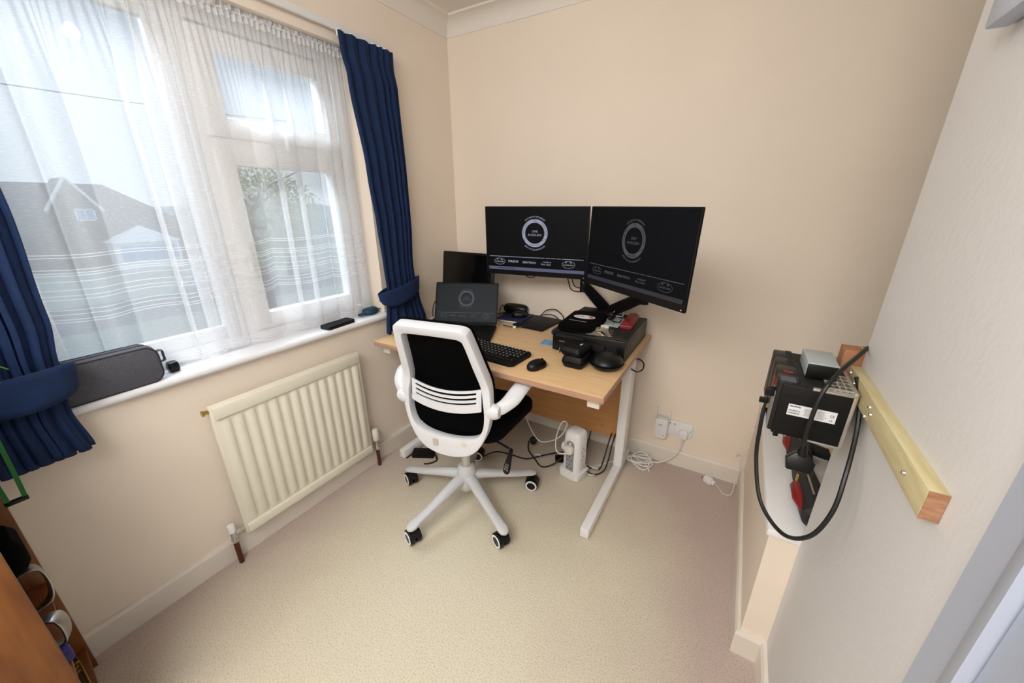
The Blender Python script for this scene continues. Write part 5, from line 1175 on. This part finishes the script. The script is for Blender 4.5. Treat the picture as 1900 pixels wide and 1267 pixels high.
# ------------------------------------------------------------------ outside the window
GZ = -4.2
g = MB(); g.bb((-70, -60, GZ - 0.5), (-0.6, 90, GZ)); struct(g.build('ground', 'grass', smooth=False), 'green lawn outside the window', 'lawn')
struct(MB().bb((-31, -60, GZ), (-24, 90, GZ + 0.03)).build('road', 'road', smooth=False), 'grey road beyond the lawn outside', 'road')
q = MB(); rows = []
for i in range(9):
    r = []
    for j in range(31):
        y = -160 + j * 14; x = -150 + i * 10
        e = math.sin(PI * i / 8) ** 0.7
        r.append((x, y, GZ - 0.5 + e * (5.2 + 1.2 * math.sin(j * 0.55) + 0.8 * math.sin(j * 1.3))))
    rows.append(r)
struct(q.grid(rows).build('hills', 'hill_green'), 'low green hill on the horizon outside', 'hill')
def house(label, x0, x1, y0, y1, ze, zr, hip, gables):
    o = thing('house', label, 'house', ((x0 + x1) / 2, (y0 + y1) / 2, GZ)); of = Vector(o.location)
    MB().bb(Vector((x0, y0, GZ)) - of, Vector((x1, y1, ze)) - of).build('walls', 'brick', o, smooth=False)
    q = MB(); ov = 0.4; xm = (x0 + x1) / 2
    P8 = [Vector(p) - of for p in ((x0 - ov, y0 - ov, ze), (x1 + ov, y0 - ov, ze), (x1 + ov, y1 + ov, ze), (x0 - ov, y1 + ov, ze), (xm, y0 - ov, zr), (xm, y1 - hip, zr))]
    vs = [q.bm.verts.new(p) for p in P8]
    for f in ((0, 1, 4), (1, 2, 5, 4), (2, 3, 5), (3, 0, 4, 5), (3, 2, 1, 0)): q.bm.faces.new([vs[i] for i in f])
    q.build('roof', 'roof_tile', o, smooth=False)
    for yc, half, zt_, zb_, dep in gables:
        q = MB(); xx = x1 + dep
        vs = [q.bm.verts.new(Vector(p) - of) for p in ((xx, yc - half, zb_), (xx, yc + half, zb_), (xx, yc, zt_), (xm, yc - half, zb_), (xm, yc + half, zb_), (xm, yc, zt_))]
        for f in ((0, 1, 2), (0, 2, 5, 3), (2, 1, 4, 5), (3, 4, 1, 0)): q.bm.faces.new([vs[i] for i in f])
        q.build('gable', 'roof_tile', o, smooth=False)
        MB().bb(Vector((x1 - 0.2, yc - half * .9, GZ)) - of, Vector((xx - 0.05, yc + half * .9, zb_ + 0.05)) - of).prism([(-half * .88, zb_), (half * .88, zb_), (0, zt_ - 0.25)], 0, 0.06, M_=T(xx - of.x + 0.0, yc - of.y, -of.z) @ Matrix(((0, 0, 1, 0), (1, 0, 0, 0), (0, 1, 0, 0), (0, 0, 0, 1)))).build('gable_wall', 'brick', o, smooth=False)
        q = MB(); q.tube([Vector((xx + 0.1, yc - half - .2, zb_ - 0.25)) - of, Vector((xx + 0.1, yc, zt_)) - of], 0.13, 4).tube([Vector((xx + 0.1, yc + half + .2, zb_ - 0.25)) - of, Vector((xx + 0.1, yc, zt_)) - of], 0.13, 4).build('bargeboard', 'gloss_white', o, smooth=False)
        f = MB(); wy, wz = yc + half * 0.32, zb_ - 0.55
        for lo, hi in (((wy - 0.65, wz - 0.5), (wy - 0.55, wz + 0.5)), ((wy + 0.55, wz - 0.5), (wy + 0.65, wz + 0.5)), ((wy - 0.05, wz - 0.5), (wy + 0.05, wz + 0.5)), ((wy - 0.65, wz + 0.42), (wy + 0.65, wz + 0.52)), ((wy - 0.65, wz - 0.52), (wy + 0.65, wz - 0.42))):
            f.bb(Vector((xx + 0.06, lo[0], lo[1])) - of, Vector((xx + 0.16, hi[0], hi[1])) - of)
        wf = f.build('window', 'gloss_white', o, smooth=False)
        MB().bb(Vector((xx + 0.04, wy - 0.6, wz - 0.48)) - of, Vector((xx + 0.08, wy + 0.6, wz + 0.48)) - of).build('pane', 'card_blue', wf, smooth=False)
    return o
def sc(y, z, k=51.58 / 26.58): return (-1.975 + (y + 1.975) * k, 1.37 + (z - 1.37) * k)
ya_, zr_ = sc(-2.5, 2.5); yb_, _ = sc(8.0, 0); yg, zg = sc(3.56, 2.58); _, zgb = sc(0, 1.25); _, ze_ = sc(0, 0.1)
house('brown brick house across the road with a white edged gable, seen through the net', -58, -50.5, ya_, yb_ + 0.2, ze_, 3.35, 5.5, [(yg, 1.6, zg, zgb, 0.5)])
cv = thing('conservatory', 'small white conservatory in front of the brick house outside', 'conservatory', (-46, 11.5, GZ))
MB().bb((-1.2, -2.2, 0), (1.2, 2.2, 2.5)).build('frame', 'gloss_white', cv, smooth=False)
q = MB(); vs = [q.bm.verts.new(p) for p in ((-1.4, -2.4, 2.5), (1.4, -2.4, 2.5), (1.4, 2.4, 2.5), (-1.4, 2.4, 2.5), (0, 0, 3.9))]
for f in ((0, 1, 4), (1, 2, 4), (2, 3, 4), (3, 0, 4)): q.bm.faces.new([vs[i] for i in f])
q.build('roof', 'gloss_white', cv, smooth=False)
for i in range(4): MB().bb((1.2, -2.0 + i * 1.02, 0.9), (1.24, -1.1 + i * 1.02, 2.2)).build('pane', 'card_blue', cv, smooth=False)
house('pale distant house at the right of the casement outside', -62, -56, 20, 34, -1.2, 1.2, 0.5, [])
def tree(label, loc, h, r, seed):
    o = thing('tree', label, 'tree', loc, 0, 'spring trees outside the casement'); rt = random.Random(seed)
    q = MB(); q.tube([(0, 0, 0), (0.1, 0, h * 0.4), (0, 0.1, h * 0.8)], [0.25, 0.18, 0.06], 8)
    for i in range(14):
        a = rt.uniform(0, 6.28); z0 = rt.uniform(0.35, 0.75) * h; e = rt.uniform(0.5, 0.95) * r
        q.tube([(0, 0, z0), (e * 0.5 * math.cos(a), e * 0.5 * math.sin(a), z0 + 0.12 * h), (e * math.cos(a), e * math.sin(a), z0 + 0.2 * h)], [0.08, 0.05, 0.02], 5)
    q.build('trunk', 'bark', o)
    q = MB()
    for i in range(2600):
        a = rt.uniform(0, 6.28); ph_ = math.acos(rt.uniform(-1, 1)); rr3 = r * rt.uniform(0.25, 1) ** 0.5
        c = Vector((rr3 * math.sin(ph_) * math.cos(a), rr3 * math.sin(ph_) * math.sin(a), h * 0.68 + rr3 * math.cos(ph_) * h * 0.36 / r))
        s_ = rt.uniform(0.06, 0.14); M_ = Matrix.Translation(c) @ Euler((rt.uniform(0, 6), rt.uniform(0, 6), rt.uniform(0, 6))).to_matrix().to_4x4()
        q.bm.faces.new([q.bm.verts.new(M_ @ Vector((x * s_, y * s_, z))) for x, y, z in ((-1, 0, 0), (0, -0.6, .1), (1, 0, 0), (0, 0.6, .1))])
    q.build('foliage', 'tree_leaf', o, smooth=False)
tree('budding pale green tree outside behind the casement, nearer one', (-20, 8.6, GZ), 7.6, 2.7, 1)
tree('budding pale green tree outside, farther and to the right', (-30, 15.5, GZ), 7.6, 3.2, 2)
car = thing('car', 'grey parked car on the road outside, faint through the net', 'car', (-27, 9.6, GZ + 0.03), 0)
q = MB(); q.prism([(-2.1, 0.35), (2.1, 0.35), (2.1, 0.85), (1.2, 0.95), (0.7, 1.45), (-1.1, 1.45), (-1.8, 0.95), (-2.1, 0.9)], -0.8, 0.8, M_=Matrix(((0, 0, 1, 0), (1, 0, 0, 0), (0, 1, 0, 0), (0, 0, 0, 1))), bev=0.05); q.build('body', 'car_grey', car)
MB().bb((0.78, -0.95, 1.0), (0.83, 0.75, 1.38)).build('side_window', 'car_glass', car, smooth=False)
for y in (-1.3, 1.3):
    for x in (-0.7, 0.7): MB().cyl((x - 0.12, y, 0.33), (x + 0.12, y, 0.33), 0.33, n=20).build('wheel', 'black_matte', car)
o = MB().tube(catmull([(-6, -3.2, 2.72), (-9, 0.0, 3.2), (-15, 6, 4.4), (-22, 13, 5.9)], 6), 0.012, 6).build('overhead_wire', 'cable_black'); tag(o, 'thin overhead wire crossing the sky outside the window', 'wire')

# parts that come in pairs or rows: one object for each piece
SPLIT = {'bracket', 'hook', 'bolt', 'glide', 'rubber_foot', 'pin', 'module_cover', 'status_light', 'metal_edge', 'screw', 'rocker_switch', 'switch_mark', 'lid_seam', 'panel_ridge', 'pages'}
for o in list(bpy.data.objects):
    if o.type != 'MESH' or o.name.split('.')[0] not in SPLIT: continue
    bm = bmesh.new(); bm.from_mesh(o.data); seen = set(); isl = []
    bm.verts.ensure_lookup_table()
    for v0 in bm.verts:
        if v0.index in seen: continue
        st = [v0]; grp = set()
        while st:
            v = st.pop()
            if v.index in grp: continue
            grp.add(v.index)
            for e in v.link_edges: st.append(e.other_vert(v))
        seen |= grp; isl.append(grp)
    if len(isl) > 1:
        for k, grp in enumerate(isl):
            b2 = bm.copy(); b2.verts.ensure_lookup_table()
            bmesh.ops.delete(b2, geom=[v for v in b2.verts if v.index not in grp], context='VERTS')
            if k == 0: first = b2; continue
            c = o.copy(); c.data = o.data.copy(); b2.to_mesh(c.data); b2.free(); COL.objects.link(c)
        first.to_mesh(o.data); first.free()
    bm.free()
